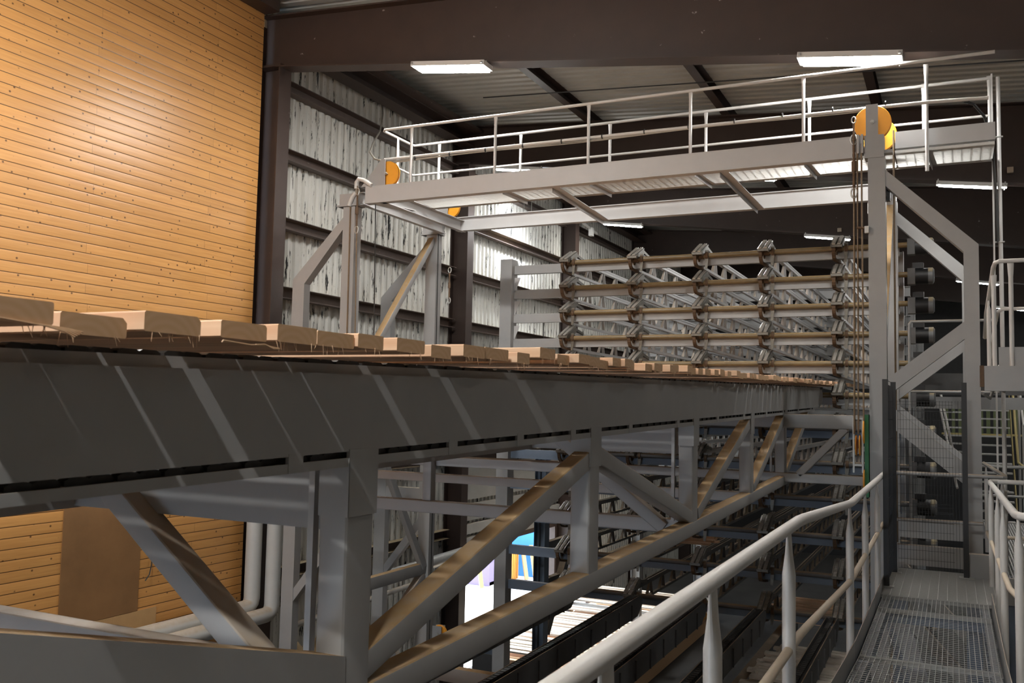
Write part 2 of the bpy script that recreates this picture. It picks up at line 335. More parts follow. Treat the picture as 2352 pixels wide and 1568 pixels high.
# timber-clad wall of the cabin on the left
struct(MB().box((-10.42, YB, FL), (-10.30, 11.50, 6.72)).build('wall_left', PINE))
struct(MB().box((XR, YB, FL), (XR + .2, YE, 5.2)).build('wall_right', ROOF))
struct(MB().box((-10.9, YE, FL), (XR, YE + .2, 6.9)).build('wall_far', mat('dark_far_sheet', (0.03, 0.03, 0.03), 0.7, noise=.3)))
m = MB(); m.box((-10.9, YB - .2, -2.8), (XR, YB, 6.9)); m.box((-10.9, YB - .2, FL), (-9.2, YB, -2.8)); m.box((-4.6, YB - .2, FL), (XR, YB, -2.8))
struct(m.build('wall_near', ROOF))
# eaves beam in the corner of wall and roof
e = thing('eaves_beam', 'dark brown eaves beam running along the top of the corrugated wall', 'beam', (-10.15, 11.9, 5.9))
MB().chan((-10.12, 11.9, 6.12), (-10.12, YE, 6.12), .34, .30).build('channel', BROWN, e)
MB().box((-10.3, 11.9, 6.27), (-9.72, YE, 6.33)).build('cap_plate', BROWN, e)
e = thing('eaves_beam', 'dark eaves beam above the timber wall at the top left corner', 'beam', (-10.15, 0, 6.2))
MB().box((-10.28, YB, 6.42), (-9.98, 11.5, 6.62)).build('channel', BROWN, e)

# portal frames: columns and tapered rafters
FR = [11.73, 18.33, 24.93, 31.5, 38.1]
PLACE = ['nearest, beside the timber wall', 'second, left of the brightly lit sheet', 'third, behind the left end of the sprockets', 'fourth, far along the left wall', 'fifth, farthest along the left wall']
for i, yf in enumerate(FR):
    c = thing('steel_column', 'brown steel column on the left wall, ' + PLACE[i], 'column', (-10.2, yf, FL), 'brown portal columns')
    MB().box((-10.45, yf - .15, FL), (-10.43, yf + .15, 6.3)).box((-10.43, yf - .007, FL), (-10.02, yf + .007, zbot(-10.2) - .03)).build('web', BROWN, c)
    MB().box((-10.02, yf - .15, FL), (-10.0, yf + .15, zbot(-10) + .02)).build('inner_flange', BROWN, c)
    MB().box((-10.43, yf - .16, zbot(-10.2) - .02), (-9.98, yf + .16, zbot(-10.2) + .02)).build('cap_plate', BROWN, c)
    r = thing('roof_rafter', 'deep dark brown roof rafter, ' + ('nearest, across the top of the photo' if i == 0 else ordinal(i + 1) + ' counted from the top of the photo'), 'rafter', (0, yf, 5), 'brown portal rafters')
    xs = [-10.43, -8, -4, 0, 4, 8, XR]
    poly = [(x, yf - .007, zbot(x)) for x in xs] + [(x, yf - .007, ztop(x)) for x in xs[::-1]]
    MB().prism(poly, (0, .014, 0)).build('web', BROWN, r)
    for nm, fz in (('bottom_flange', zbot), ('top_flange', ztop)):
        MB().prism([(xs[0], yf - .15, fz(xs[0]) - .012), (XR, yf - .15, fz(XR) - .012), (XR, yf - .15, fz(XR) + .012), (xs[0], yf - .15, fz(xs[0]) + .012)], (0, .30, 0)).build(nm, BROWN, r)
# purlins on the rafters
for i, x in enumerate((-7.1, -4.1, -1.25, 1.6, 4.5, 7.4)):
    p = MB().chan((x, YB, ztop(x) + .125), (x, YE, ztop(x) + .125), .16, .225).build('roof_purlin', BROWN)
    tag(p, ['dark purlin under the roof sheets, first from the left wall', 'dark purlin under the roof sheets, second from the left wall', 'dark purlin under the roof sheets, third from the left wall',
            'dark purlin near the right lamp, fourth from the left wall', 'dark purlin over the right side, fifth from the left wall', 'dark purlin at the right edge, sixth from the left wall'][i], 'purlin', 'roof purlins')
# girts on the cladding, bay by bay
GZ = [5.43, 4.24, 3.04, 1.85, .62, -1.25, -2.92]
for b in range(3):
    ya, yb = FR[b] + .16, FR[b + 1] - .16
    for k, z in enumerate(GZ):
        if b > 0 and z < -2: continue
        g = MB().chan((-10.36, ya, z), (-10.36, yb, z), .18, .20).build('wall_girt', BROWNG)
        tag(g, 'brown wall girt, %s from the roof, %s' % (ordinal(k + 1), ('between nearest and second columns', 'between second and third columns', 'beyond the third column')[b]), 'girt', 'wall girts')
# pale sandwich panels above the doorway
for k, (za, zb, d) in enumerate(((-2.25, -1.42, .06), (-2.75, -2.35, .05), (-3.05, -2.82, .10), (-3.30, -3.12, .12))):
    tag(MB().box((XW + .04, 18.55, za), (XW + .05 + d, 24.75, zb)).build('wall_panel', BAND), 'pale grey horizontal panel above the bright doorway, %s from the top' % ordinal(k + 1), 'panel', 'panels above the doorway')
d = MB().box((XW - .1, DY0 - .12, FL), (XW + .1, DY0, DZ)).box((XW - .1, DY1, FL), (XW + .1, DY1 + .12, DZ)).box((XW - .1, DY0 - .12, DZ), (XW + .1, DY1 + .12, DZ + .12)).build('door_1', BROWNG); struct(d)
struct(MB().box((XW - .1, 25.1, FL), (XW + .1, 25.2, DZ)).box((XW - .1, 27.6, FL), (XW + .1, 27.7, DZ)).box((XW - .1, 25.1, DZ), (XW + .1, 27.7, DZ + .12)).build('door_2', BROWNG))
# ------------------------------------------------------------------ lamps
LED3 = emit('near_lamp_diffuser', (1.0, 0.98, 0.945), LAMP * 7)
def lamp(x0, x1, y, label, w=.30, drop=.10, led=None):
    """twin-batten lamp hung under a rafter, tilted with it"""
    z0, z1 = (zbot(x0) - drop, zbot(x1) - drop)
    t = thing('ceiling_lamp', label, 'lamp', ((x0 + x1) / 2, y, (z0 + z1) / 2), 'white batten lamps')
    up = V(z0 - z1, 0, x1 - x0).normalized()
    MB().beam((x0, y, z0 + .035), (x1, y, z1 + .035), w, .07, up).build('housing', WHITE, t)
    MB().beam((x0 + .04, y, z0 - .012), (x1 - .04, y, z1 - .012), w - .04, .022, up).build('diffuser', led or LED, t)
    for xx, zz in ((x0 + .03, z0), (x1 - .03, z1)):
        MB().box((xx - .012, y - w / 2 - .03, zz + .02), (xx + .012, y + w / 2 + .03, zz + .05)).box((xx - .012, y - .02, zz + .05), (xx + .012, y + .02, zz + drop + .01)).build('bracket', GALV, t)
    return t
yl = [f - .14 for f in FR]
lamp(-7.35, -6.10, yl[0], 'lit batten lamp under the nearest rafter, left of centre')
lamp(-1.70, -.50, yl[0], 'lit batten lamp under the nearest rafter, above the right yellow sheave')
lamp(2.2, 3.4, yl[0], 'added unseen fill lamp under the nearest rafter, right of the tall pole', w=.14)  # fill lamp added out of view to brighten the girder side
lamp(-9.35, -8.15, yl[1], 'lit batten lamp by the wall behind the overhead walkway beam', w=.16)
LED2 = emit('strong_lamp_diffuser', (0.93, 0.97, 1.0), LAMP * 3.2)
def wall_lamp(x, y0, y1, z, label):
    t = thing('ceiling_lamp', label, 'lamp', (x, (y0 + y1) / 2, z), 'white batten lamps')
    MB().box((x - .08, y0, z), (x + .08, y1, z + .07)).build('housing', WHITE, t); MB().box((x - .07, y0 + .03, z - .03), (x + .07, y1 - .03, z)).build('diffuser', LED2, t)
    for yy in (y0 + .1, y1 - .1): MB().cyl((x, yy, z + .07), (x, yy, ztop(x) + .2), .006, 6).build('hanger', GALV, t)
wall_lamp(-9.75, 20.55, 21.2, 4.80, 'lit batten lamp along the wall, hidden behind the overhead walkway beam')
lamp(-4.3, -3.1, yl[1], 'lit batten lamp behind the middle of the overhead walkway', w=.16)
lamp(-.24, .90, yl[1], 'lit batten lamp right of the gantry post under the second rafter', w=.14)
lamp(-9.15, -7.95, yl[2], 'lit batten lamp above the left sprockets under the third rafter', w=.16)
lamp(-3.5, -2.35, yl[2], 'lit batten lamp above the right sprockets under the third rafter', w=.14)
lamp(2.2, 3.4, yl[2], 'lit batten lamp at the right of the third rafter', w=.14)
lamp(.1, 1.3, yl[3], 'small lit batten lamp under the fourth rafter, beside the right upright', w=.14)
lamp(4.2, 5.4, yl[3], 'small lit batten lamp at the right of the fourth rafter', w=.14)
lamp(1.4, 2.6, yl[4], 'tiny lit batten lamp under the fifth rafter, beside the platform rail', w=.14)
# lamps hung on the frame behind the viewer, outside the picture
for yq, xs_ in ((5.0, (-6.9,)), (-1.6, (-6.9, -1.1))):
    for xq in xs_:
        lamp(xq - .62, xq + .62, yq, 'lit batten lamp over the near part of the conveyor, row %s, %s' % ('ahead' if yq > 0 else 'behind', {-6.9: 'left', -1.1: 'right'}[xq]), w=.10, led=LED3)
# ------------------------------------------------------------------ the conveyor that carries the boards
XS = -1.86
gt = lambda y: .071 + .0199 * (y - 1.3)           # top edge of the side girder
gb = lambda y: gt(y) - .264
cbz = lambda y: -1.05 + .0225 * (y - 4.7)         # underside of the lower chord
cv = thing('lumber_conveyor', 'long grey truss conveyor carrying a row of sawn boards across the photo', 'conveyor', (-4.5, 8, -1))
Y0, Y1 = .35, 15.1
def yz(pts): return [(XS, a, b) for a, b in pts]
m = MB(); m.prism([(XS, Y0, gb(Y0)), (XS, Y1 - .35, gb(Y1 - .35)), (XS, Y1 - .1, gb(Y1) + .05), (XS, Y1, gb(Y1) + .12), (XS, Y1, gt(Y1) - .05), (XS, Y1 - .08, gt(Y1)), (XS, Y0, gt(Y0))], (-.010, 0, 0))
m.sweep((XS - .006, Y0, gt(Y0) - .006), (XS - .006, Y1 - .1, gt(Y1 - .1) - .006), [(.006 * math.cos(R(t)), .006 * math.sin(R(t))) for t in range(0, 360, 45)])
m.beam((XS - .05, Y0, gt(Y0) - .006), (XS - .05, Y1, gt(Y1) - .006), .09, .010).beam((XS - .05, Y0, gb(Y0) + .006), (XS - .05, Y1 - .4, gb(Y1 - .4) + .006), .09, .010)
m.build('side_girder', STEEL, cv)
MB().beam((XS - .062, Y0, gt(Y0) + .016), (XS - .062, Y1, gt(Y1) + .016), .05, .034).build('chain_guide', STEEL, cv)
# lower guide strip below the slot, with tabs
m = MB(); m.beam((XS - .004, Y0, gb(Y0) - .037), (XS - .004, 14.2, gb(14.2) - .037), .008, .030)
m.beam((XS - .04, Y0, gb(Y0) - .05), (XS - .04, 14.2, gb(14.2) - .05), .07, .006)
for y in (2.30, 3.30, 3.95, 4.62, 5.6, 6.72, 8.0, 9.1, 10.3, 11.4, 12.6, 13.8):
    m.box((XS - .012, y - .035, gb(y) - .052), (XS + .002, y + .035, gb(y) + .008))
m.build('return_chain_guide', STEEL, cv)
def chain(name, x, zf, ya, yb, pitch, h, w, mt):
    m = MB(); y = ya; k = 0
    while y < yb:
        z = zf(y)
        m.prism([(x - w / 2, y + pitch * .02, z - h * .22), (x - w / 2, y + pitch * .2, z - h / 2), (x - w / 2, y + pitch * .8, z - h / 2), (x - w / 2, y + pitch * .98, z - h * .22), (x - w / 2, y + pitch * .98, z + h * .22), (x - w / 2, y + pitch * .8, z + h / 2), (x - w / 2, y + pitch * .2, z + h / 2), (x - w / 2, y + pitch * .02, z + h * .22)], (w * (1 if k % 2 else .7), 0, 0))
        y += pitch; k += 1
    return m.build(name, mt, cv)
chain('carrying_chain', XS - .065, lambda y: gt(y) + .036, Y0, 15.6, .076, .024, .034, CHAIN)
chain('return_chain', XS - .04, lambda y: gb(y) - .017, Y0, 14.2, .076, .026, .03, CHAIN)
# inner stringers under the boards, each with its chain
for x in (-3.3, -4.75, -6.2, -7.35):
    s = MB().prism([(x, Y0, gt(Y0) - .56), (x, Y1 - .3, gt(Y1) - .56), (x, Y1, gt(Y1) - .3), (x, Y1, gt(Y1) + .03), (x, Y0, gt(Y0) + .03)], (-.012, 0, 0)).beam((x - .05, Y0, gt(Y0) - .555), (x - .05, Y1 - .4, gt(Y1 - .4) - .555), .09, .01).build('inner_stringer', STEEL, cv)
    MB().beam((x - .02, Y0, gt(Y0) + .055), (x - .02, Y1, gt(Y1) + .055), .03, .044).build('chain', CHAIN, s)
# truss: posts, chords, braces
PY = [2.666, 4.97, 7.25, 9.53, 11.6]
for i, y in enumerate(PY):
    MB().rhs((XS - .062, y, cbz(y) + .02), (XS - .062, y, gb(y) - .05), .165, .12, .018, up=(1, 0, 0)).build('truss_post', STEEL, cv)
    if i % 2 == 0: MB().box((-2.045, y - .06, cbz(y) + .1), (-2.02, y - .03, gb(y) - .02)).build('backing_bar', STEELL, cv)
    MB().box((XS - .01, y - .086, -.391 + .022 * (y - 2.67)), (XS + .004, y + .086, gb(y) + .005)).box((XS - .12, y - .088, -.391 + .022 * (y - 2.67)), (XS + .004, y - .083, gb(y) - .03)).build('cover_plate', STEEL, cv)
m = MB(); m.rhs((XS - .055, 2.72, cbz(2.72) + .055), (XS - .055, 11.7, cbz(11.7) + .055), .11, .115, .014); m.build('lower_chord', STEELD, cv)
m = MB(); m.prism([(XS, .55, -.30), (XS, 2.60, -.857), (XS, 2.60, -1.06), (XS, .55, -.52)], (-.14, 0, 0)); m.build('tapered_chord', STEELD, cv)
for a, b in (((2.72, -.925), (4.93, -.295)), ((5.05, -.275), (7.20, -.855)), ((7.36, -.84), (9.42, -.14)), ((9.64, -.80), (11.50, -.10)), ((11.72, -.76), (13.6, -.03))):
    MB().rhs((XS - .055, *a), (XS - .055, *b), .10, .105, .012).build('diagonal_brace', STEELD, cv)
# cross frames under the stringers at every other post
for y in (PY[0], PY[2]):
    dz = .012 * (y - 2.67)
    MB().box((-7.4, y - .004, gb(y) - .286), (-1.98, y + .008, gb(y) - .03)).box((-7.4, y + .008, gb(y) - .286), (-1.98, y + .09, gb(y) - .276)).build('cross_girder', STEEL, cv)
    MB().rhs((-3.02, y - .03, gb(y) - .20), (-2.10, y - .03, cbz(y) + .04), .10, .115, .012, up=(0, 1, 0)).build('cross_brace', STEEL, cv)
    zq = -.975 if y < 3 else cbz(y) + .06
    MB().rhs((-7.3, y, zq), (-1.97, y, zq), .10, .11, .012).build('lower_crossbeam', STEELL, cv)
y = PY[2]
MB().rhs((-7.3, y + .1, -.525), (-3.0, y + .1, -.525), .09, .085, .01).build('upper_crossbeam', STEELL, cv)
MB().rhs((-4.34, y + .02, -.90), (-4.34, y + .02, -.48), .09, .09, .01, up=(1, 0, 0)).build('hanger_post', STEELL, cv)
MB().rhs((-7.3, PY[3], cbz(PY[3]) + .06), (-1.97, PY[3], cbz(PY[3]) + .06), .10, .10, .012).build('lower_crossbeam', STEELL, cv)
MB().box((-7.4, .60, -1.15), (-1.95, .62, -.12)).build('unseen_light_shield', STEEL, cv)  # unseen plate added to keep low daylight off the first cross frame
# lifting frame across the conveyor at the gantry
y = 11.55
MB().rhs((-7.6, y, -.115), (-.93, y, -.115), .14, .17, .014).build('lifting_beam', STEEL, cv)
MB().rhs((-7.6, y, -.80), (-.95, y, -.80), .12, .11, .012).build('lower_crossbeam', STEEL, cv)
MB().rhs((-1.16, y, -.19), (-1.70, y, -.76), .09, .12, .012, up=(0, 1, 0)).build('cross_brace', STEEL, cv)
MB().box((-.945, y - .10, -.98), (-.90, y + .10, -.02)).build('guide_strip', GREEN, cv)['label'] = 'green guide strip'
m = MB().box((-1.075, y - .11, -.70), (-1.055, y - .09, -.06)).box((-.975, y - .11, -.70), (-.955, y - .09, -.06)).box((-1.075, y - .12, -.08), (-.955, y - .085, -.06)).box((-1.05, y - .16, -.62), (-.97, y - .09, -.60)).build('pulley_block', GALV, cv)
for z in (-.30, -.36): pass
MB().cyl((-1.040, y - .1, -.38), (-1.028, y - .1, -.38), .12, 24).cyl((-1.000, y - .1, -.38), (-.988, y - .1, -.38), .12, 24).build('pulley_wheel', ORANGE, m)
MB().cyl((-.955, y - .1, -.22), (-.943, y - .1, -.22), .14, 24).cyl((-.955, y - .1, -.78), (-.943, y - .1, -.78), .12, 24).build('guide_wheel', ORANGE, cv)

# ------------------------------------------------------------------ the boards
def board(x, y0, y1, z, dz=0.048, length=4.9, label=None, group='sawn boards on the conveyor', chamfer=0):
    yc = (y0 + y1) / 2; hw = (y1 - y0) / 2; c = .004
    m = MB(); pr = [(yc - hw, z + c), (yc - hw + c, z), (yc + hw - c, z), (yc + hw, z + c), (yc + hw, z + dz - max(c, chamfer)), (yc + hw - max(c, chamfer), z + dz), (yc - hw + c, z + dz), (yc - hw, z + dz - c)]
    m.prism([(x, a, b) for a, b in pr], (-length, 0, 0))
    o = m.build('sawn_board', BOARD); return tag(o, label, 'board', group)
bz = lambda y: .152 + .0199 * (y - 1.3)            # underside of the boards, on the chains
seen = [(1.115, 1.305, 0, 0), (1.344, 1.522, -.016, .012), (1.545, 1.724, 0, .012), (1.805, 1.982, 0, .008), (2.015, 2.191, 0, 0), (2.235, 2.425, 0, 0), (2.43, 2.576, .002, 0), (2.667, 2.852, 0, 0), (2.905, 3.052, -.012, 0), (3.15, 3.332, 0, 0), (3.337, 3.56, -.002, 0), (3.60, 3.73, -.012, 0), (3.86, 4.04, .02, 0), (4.09, 4.24, 0, 0), (4.245, 4.40, .008, 0), (4.42, 4.58, 0, 0)]
boards = []
y = 4.66
while y < 18.9:
    w = random.choice((.14, .15, .175, .178)); gap = random.choice((.006, .01, .03, .05, .07, .09))
    if y < 15.3 or random.random() < .9: seen.append((y, y + w, random.choice((0, 0, 0, -.006, .01)), 0))
    y += w + gap
look = ['pale', 'pinkish', 'light brown', 'creamy']
NEARLOOK = {1: 'thick-looking nearest board cut off by the left edge of the photo', 2: 'square-ended brown board with one rounded upper edge, second from the left', 3: 'board with a chipped dark upper corner, third from the left of the conveyor',
            4: 'pinkish board with a torn splintered edge beneath, fourth from the left', 5: 'board with a faint diagonal ring mark, fifth from the left of the conveyor'}
XE = -1.71
for i, (a, b, dz, ch) in enumerate(seen):
    k = i + 1; x = XE + random.uniform(-.035, .03)
    if k <= 5: x = XE + (0, -.03, 0, -.01, 0)[i]
    lab = NEARLOOK.get(k) or ('sawn board on the conveyor, %s counting from the left of the photo' % ordinal(k) if k <= 40 else 'small far sawn board in the closely spaced row running into the sorting rack')
    o = board(x, a, b, bz(a) + dz, random.uniform(.046, .050), label=lab, group='sawn boards on the conveyor' if k <= 40 else 'far sawn boards entering the rack', chamfer=ch)
    boards.append(o)
    if k <= 26 and random.random() < .8:         # torn fibres hanging from the lower edge
        m = MB(); 
        for _ in range(random.randint(5, 16)):
            yy = random.uniform(a, b); l = random.uniform(.008, .03); xx = x + random.uniform(-.012, .003); q = random.uniform(-.012, .012)
            m.cyl((xx, yy, bz(a) + dz + .004), (xx + random.uniform(-.004, .008), yy + q, bz(a) + dz - l), .0012, 4, .0004)
        m.build('torn_fibres', BOARD, o)['kind'] = 'stuff'
# two long torn strips
for i, (k, yy, pts) in enumerate(((1, 1.18, [(0, 0, 0), (.0, .06, -.003), (.0, .12, -.006), (.0, .17, -.012), (.0, .20, -.02)]), (4, 1.80, [(0, 0, 0), (.0, .12, -.004), (.0, .18, .0), (.0, .225, -.008)]))):
    b = boards[k - 1]; m = MB()
    for j in range(5): m.tube([(XE + p[0] + .001 * j, yy + p[1] * (1 - .03 * j), bz(1.4) - .004 + p[2] * (.5 + .2 * j) + .001 * j) for p in pts], .0022, 5)
    m.build('torn_strip', BOARD, b)['kind'] = 'stuff'
# ------------------------------------------------------------------ the lifting gantry over the conveyor
ga = thing('lifting_gantry', 'large light grey steel portal gantry spanning the conveyor', 'gantry', (-4.6, 12.7, FL))
TB = 3.04
def tower(y, sx, post, outer):
    """post, outer = (x0, x1); braces on the side away from the conveyor"""
    q = (post[0] + post[1]) / 2; o = (outer[0] + outer[1]) / 2; s = 1 if o > q else -1
    pe = post[1] if s > 0 else post[0]; oi = outer[0] if s > 0 else outer[1]; oo = outer[1] if s > 0 else outer[0]
    MB().box((post[0], y, FL), (post[1], y + .18, TB)).build('main_post', STEEL, ga)
    # outer upright with the raking head that leans back to the post
    MB().prism([(oo, y + .01, FL), (oo, y + .01, 1.935), (pe, y + .01, 2.885), (pe, y + .01, 2.69), (oi, y + .01, 1.86), (oi, y + .01, FL)], (0, .15, 0)).build('outer_upright', STEEL, ga)
    MB().prism([(pe, y + .02, .40), (oi, y + .02, 1.06), (oi, y + .02, .86), (pe, y + .02, .20)], (0, .12, 0)).build('knee_brace', STEEL, ga)
    MB().prism([(pe, y + .02, .12), (oi, y + .02, -.56), (oi, y + .02, -.80), (pe, y + .02, -.12)], (0, .12, 0)).build('knee_brace', STEEL, ga)
    MB().box((pe, y + .02, -1.72), (oi, y + .14, -1.50)).build('tie_beam', STEEL, ga)
    MB().prism([(pe, y + .02, -2.0), (oi, y + .02, -2.9), (oi, y + .02, -3.1), (pe, y + .02, -2.2)], (0, .12, 0)).build('knee_brace', STEEL, ga)
    MB().prism([(pe, y + .02, -5.0), (oi, y + .02, -4.0), (oi, y + .02, -4.2), (pe, y + .02, -5.2)], (0, .12, 0)).build('knee_brace', STEEL, ga)
GF, GR = 11.5, 14.0
for y in (GF, GR):
    tower(y, 1, (-.893, -.70), (.12, .275)); tower(y, -1, (-8.55, -8.33), (-9.50, -9.27))
# post caps and bearing plates
MB().box((-.93, GF - .01, TB), (-.712, GF + .19, 3.315)).box((-.712, GF + .02, TB + .05), (-.62, GF + .14, TB + .09)).build('post_cap', STEEL, ga)
MB().box((-.93, GR - .01, TB), (-.712, GR + .19, 3.315)).build('post_cap', STEEL, ga)
for y in (GF, GR): MB().box((-8.62, y - .01, TB), (-8.30, y + .19, 3.24)).box((-8.66, y - .03, TB), (-8.28, y + .2, TB + .025)).build('post_cap', STEEL, ga)
# girders at the top
MB().box((-8.15, GF, 3.078), (-.955, GF + .012, 3.31)).beam((-8.15, GF + .06, 3.318), (-.955, GF + .06, 3.318), .12, .014).beam((-8.15, GF + .06, 3.068), (-.955, GF + .06, 3.068), .13, .016).build('front_girder', STEELL, ga)
MB().ibeam((-7.95, GR + .06, 3.20), (-.90, GR + .06, 3.20), .12, .245, .014, .03).build('rear_girder', STEELL, ga)
for x in (-8.25, -7.84): MB().chan((x, GF + .05, 3.16), (x, GR + .1, 3.16), .09, .20, .012).build('side_girder', STEELL, ga)
MB().chan((-.82, GF + .15, 3.17), (-.82, GR, 3.17), .09, .20, .012).build('side_girder', STEELL, ga)
MB().beam((-8.12, GF + .05, 3.1), (-7.86, GF + .9, 3.1), .2, .01).build('corner_plate', STEELL, ga)
for xa, xb in ((-5.05, -5.17), (-2.69, -2.67)): MB().angle((xa, GF + .1, 3.07), (xb, GR, 3.07), .11, .07, .008).build('deck_bearer', STEELL, ga)
# side bracing between front and rear posts
for x in (-8.44, -.80):
    MB().rhs((x, GR + .02, 2.95), (x, GF + .15, .15), .12, .11, .012).build('side_brace', STEELD, ga)
    MB().rhs((x, GF + .1, -2.88), (x, GR + .1, -2.88), .12, .20, .012).build('side_rail', STEELD, ga)
    MB().rhs((x + .03, GF + .75, -.4), (x + .03, GR - .05, -2.85), .10, .13, .012).build('side_brace', STEEL, ga)
    MB().rhs((x, GR - .02, -2.98), (x, GF + .2, -4.6), .12, .13, .012).build('side_brace', STEEL, ga)
    MB().rhs((x - .04, GF + .1, .1), (x - .04, GF + .95, -1.0), .10, .10, .012).build('side_brace', STEEL, ga)

# sheaves
def sheave(name, cx, y, cz, r, label, plate, yoff=-.07, bolt=(0, 0)):
    t = thing(name, label, 'sheave', (cx, y, cz), 'yellow rope sheaves')
    w = MB(); pr = []
    w.cyl((cx, y - .028, cz), (cx, y - .022, cz), r - .006, 40, r).cyl((cx, y - .022, cz), (cx, y - .008, cz), r, 40).cyl((cx, y - .008, cz), (cx, y + .008, cz), r - .022, 40).cyl((cx, y + .008, cz), (cx, y + .022, cz), r, 40)
    w.build('wheel', ORANGE, t)
    MB().prism([(a, y + yoff, b) for a, b in plate], (0, .012, 0)).build('side_plate', STEEL, t)
    MB().prism([(a, y + .05, b) for a, b in plate], (0, .012, 0)).build('side_plate', STEEL, t)
    MB().cyl((cx + bolt[0], y + yoff - .03, cz + bolt[1]), (cx + bolt[0], y + .08, cz + bolt[1]), .014, 10).cyl((cx + bolt[0], y + yoff - .014, cz + bolt[1]), (cx + bolt[0], y + yoff, cz + bolt[1]), .024, 6).build('axle_bolt', GALV, t)
    return t
sheave('rope_sheave', -.84, GF + .06, 3.475, .212, 'large yellow rope sheave with grey centre plate on top of the right gantry post', [(-.912, 3.315), (-.775, 3.315), (-.775, 3.69), (-.912, 3.69)])
sheave('rope_sheave', -.80, GF + .42, 3.42, .212, 'yellow rope sheave half hidden behind the right gantry post sheave', [(-.86, 3.315), (-.74, 3.315), (-.74, 3.60), (-.86, 3.60)])
sheave('rope_sheave', -7.78, GF + .07, 3.50, .20, 'yellow rope sheave in a slanted grey bracket at the left end of the overhead walkway', [(-8.23, 3.325), (-7.795, 3.325), (-7.795, 3.72), (-7.86, 3.735)])
sheave('rope_sheave', -8.10, GR + .05, 3.52, .20, 'yellow rope sheave seen below the walkway grating at the far left corner', [(-8.5, 3.325), (-8.11, 3.325), (-8.11, 3.72), (-8.2, 3.735)])
sheave('rope_sheave', -8.05, GR - .02, -3.95, .14, 'small yellow pulley low at the rear left gantry post', [(-8.16, -4.15), (-7.98, -4.15), (-7.98, -3.82), (-8.16, -3.82)])
# ropes
ROPE = mat('brown_greasy_rope', (0.17, 0.115, 0.065), 0.6, noise=0.35, nscale=40)
def rope(pts, r, label, mt=ROPE, group='hoist ropes', cat='rope'):
    o = MB().tube(pts, r, 6).build('wire_rope', mt); return tag(o, label, cat, group)
rope([(-7.76, GF + .065, 3.70), (-4.3, GF + .065, 3.672), (-.86, GF + .065, 3.685)], .008, 'thin steel rope stretched between the left and right yellow sheaves', GALV)
rope([(-1.045, GF - .03, 3.36), (-1.05, GF - .03, 1.0), (-1.052, GF - .1, -.25)], .012, 'rusty hoist rope at the right gantry post, leftmost of three')
rope([(-1.008, GF - .03, 3.20), (-1.008, GF - .03, 1.0), (-1.008, GF - .1, -.25)], .010, 'rusty hoist rope at the right gantry post, middle of three')
rope([(-.962, GF - .03, 3.22), (-.955, GF - .03, 1.0), (-.948, GF - .1, -.1)], .011, 'rusty hoist rope at the right gantry post, closest to the post')
rope([(-.62, GF + .25, 3.42), (-.618, GF + .25, -1.5)], .012, 'brown hoist rope hanging behind the right gantry post')
rope([(-8.27, GF - .04, 3.34), (-8.22, GF - .04, 1.0), (-8.17, GF - .04, -1.5)], .009, 'hoist rope with a turnbuckle at the left gantry post', ROPE)
rope([(-8.40, GF - .03, 3.05), (-8.38, GF - .03, .2)], .008, 'thin rope close along the left gantry post face', ROPE)
rope([(-7.985, GF + .05, 3.05), (-7.92, GF + .05, 0.2), (-7.9, GF + .05, -3)], .008, 'dark hanging rope right of the left gantry post', CABLE)
rope([(-8.30, GR + .0, 3.05), (-8.28, GR, .2), (-8.26, GR, -5)], .009, 'dark rope running down the rear left gantry post', CABLE)
rope([(-7.62, GR + 3.2, 1.9), (-7.62, GR + 3.2, -5)], .01, 'thin rope beside the second brown wall column', CABLE)
def turnbuckle(x, y, z, s, label):
    t = thing('turnbuckle', label, 'turnbuckle', (x, y, z), 'rope turnbuckles')
    MB().cyl((x, y, z - .22 * s), (x, y, z + .22 * s), .014 * s, 8).cyl((x, y, z - .05 * s), (x, y, z + .05 * s), .024 * s, 8).build('body', RUST, t)
    MB().tube([(x + .03 * s * math.cos(R(a)), y, z - .27 * s + .05 * s * math.sin(R(a))) for a in range(0, 361, 30)], .009 * s, 6).build('lower_eye', GALV, t)
    MB().tube([(x + .03 * s * math.cos(R(a)), y, z + .27 * s + .05 * s * math.sin(R(a))) for a in range(0, 361, 30)], .009 * s, 6).build('upper_eye', GALV, t)
turnbuckle(-8.262, GF - .04, 2.95, 1.1, 'worn turnbuckle on the rope at the left gantry post')
turnbuckle(-1.046, GF - .03, 2.95, 1.2, 'rusty turnbuckle on the leftmost rope at the right gantry post')
turnbuckle(-1.046, GF - .03, 3.30, .8, 'small pale rope end fitting at the right end of the front girder')
turnbuckle(-8.02, GR - .05, 2.1, 1.0, 'small turnbuckle hanging near the rear left gantry corner')
for k, x in enumerate((-1.0, -.955)):
    tag(MB().box((x - .012, GF - .04, 3.10), (x + .012, GF + .10, 3.33)).build('rope_anchor_plate', STEELL), 'pale rope anchor plate between girder end and right post, %s of two' % ('left', 'right')[k], 'plate', 'rope anchor plates')
t = thing('rope_hook', 'pale curved hook arms at the left end of the front girder', 'hook', (-8.28, GF, 3.3))
MB().tube([(-8.02, GF - .02, 3.33), (-8.16, GF - .02, 3.42), (-8.26, GF - .02, 3.45), (-8.30, GF - .02, 3.40), (-8.30, GF - .02, 3.30)], .035, 8).build('upper_arm', RAIL, t)
MB().tube([(-8.30, GF - .03, 3.24), (-8.36, GF - .03, 3.18), (-8.42, GF - .03, 3.04)], .035, 8).build('lower_arm', RAIL, t)
t = thing('limit_switch', 'small pale switch bracket on the right gantry post', 'switch', (-.9, GF - .03, 2.19))
MB().box((-.93, GF - .06, 2.13), (-.885, GF, 2.21)).build('body', RAIL, t); MB().cyl((-1.02, GF - .04, 2.20), (-.93, GF - .04, 2.19), .014, 8).build('lever', RUST, t)
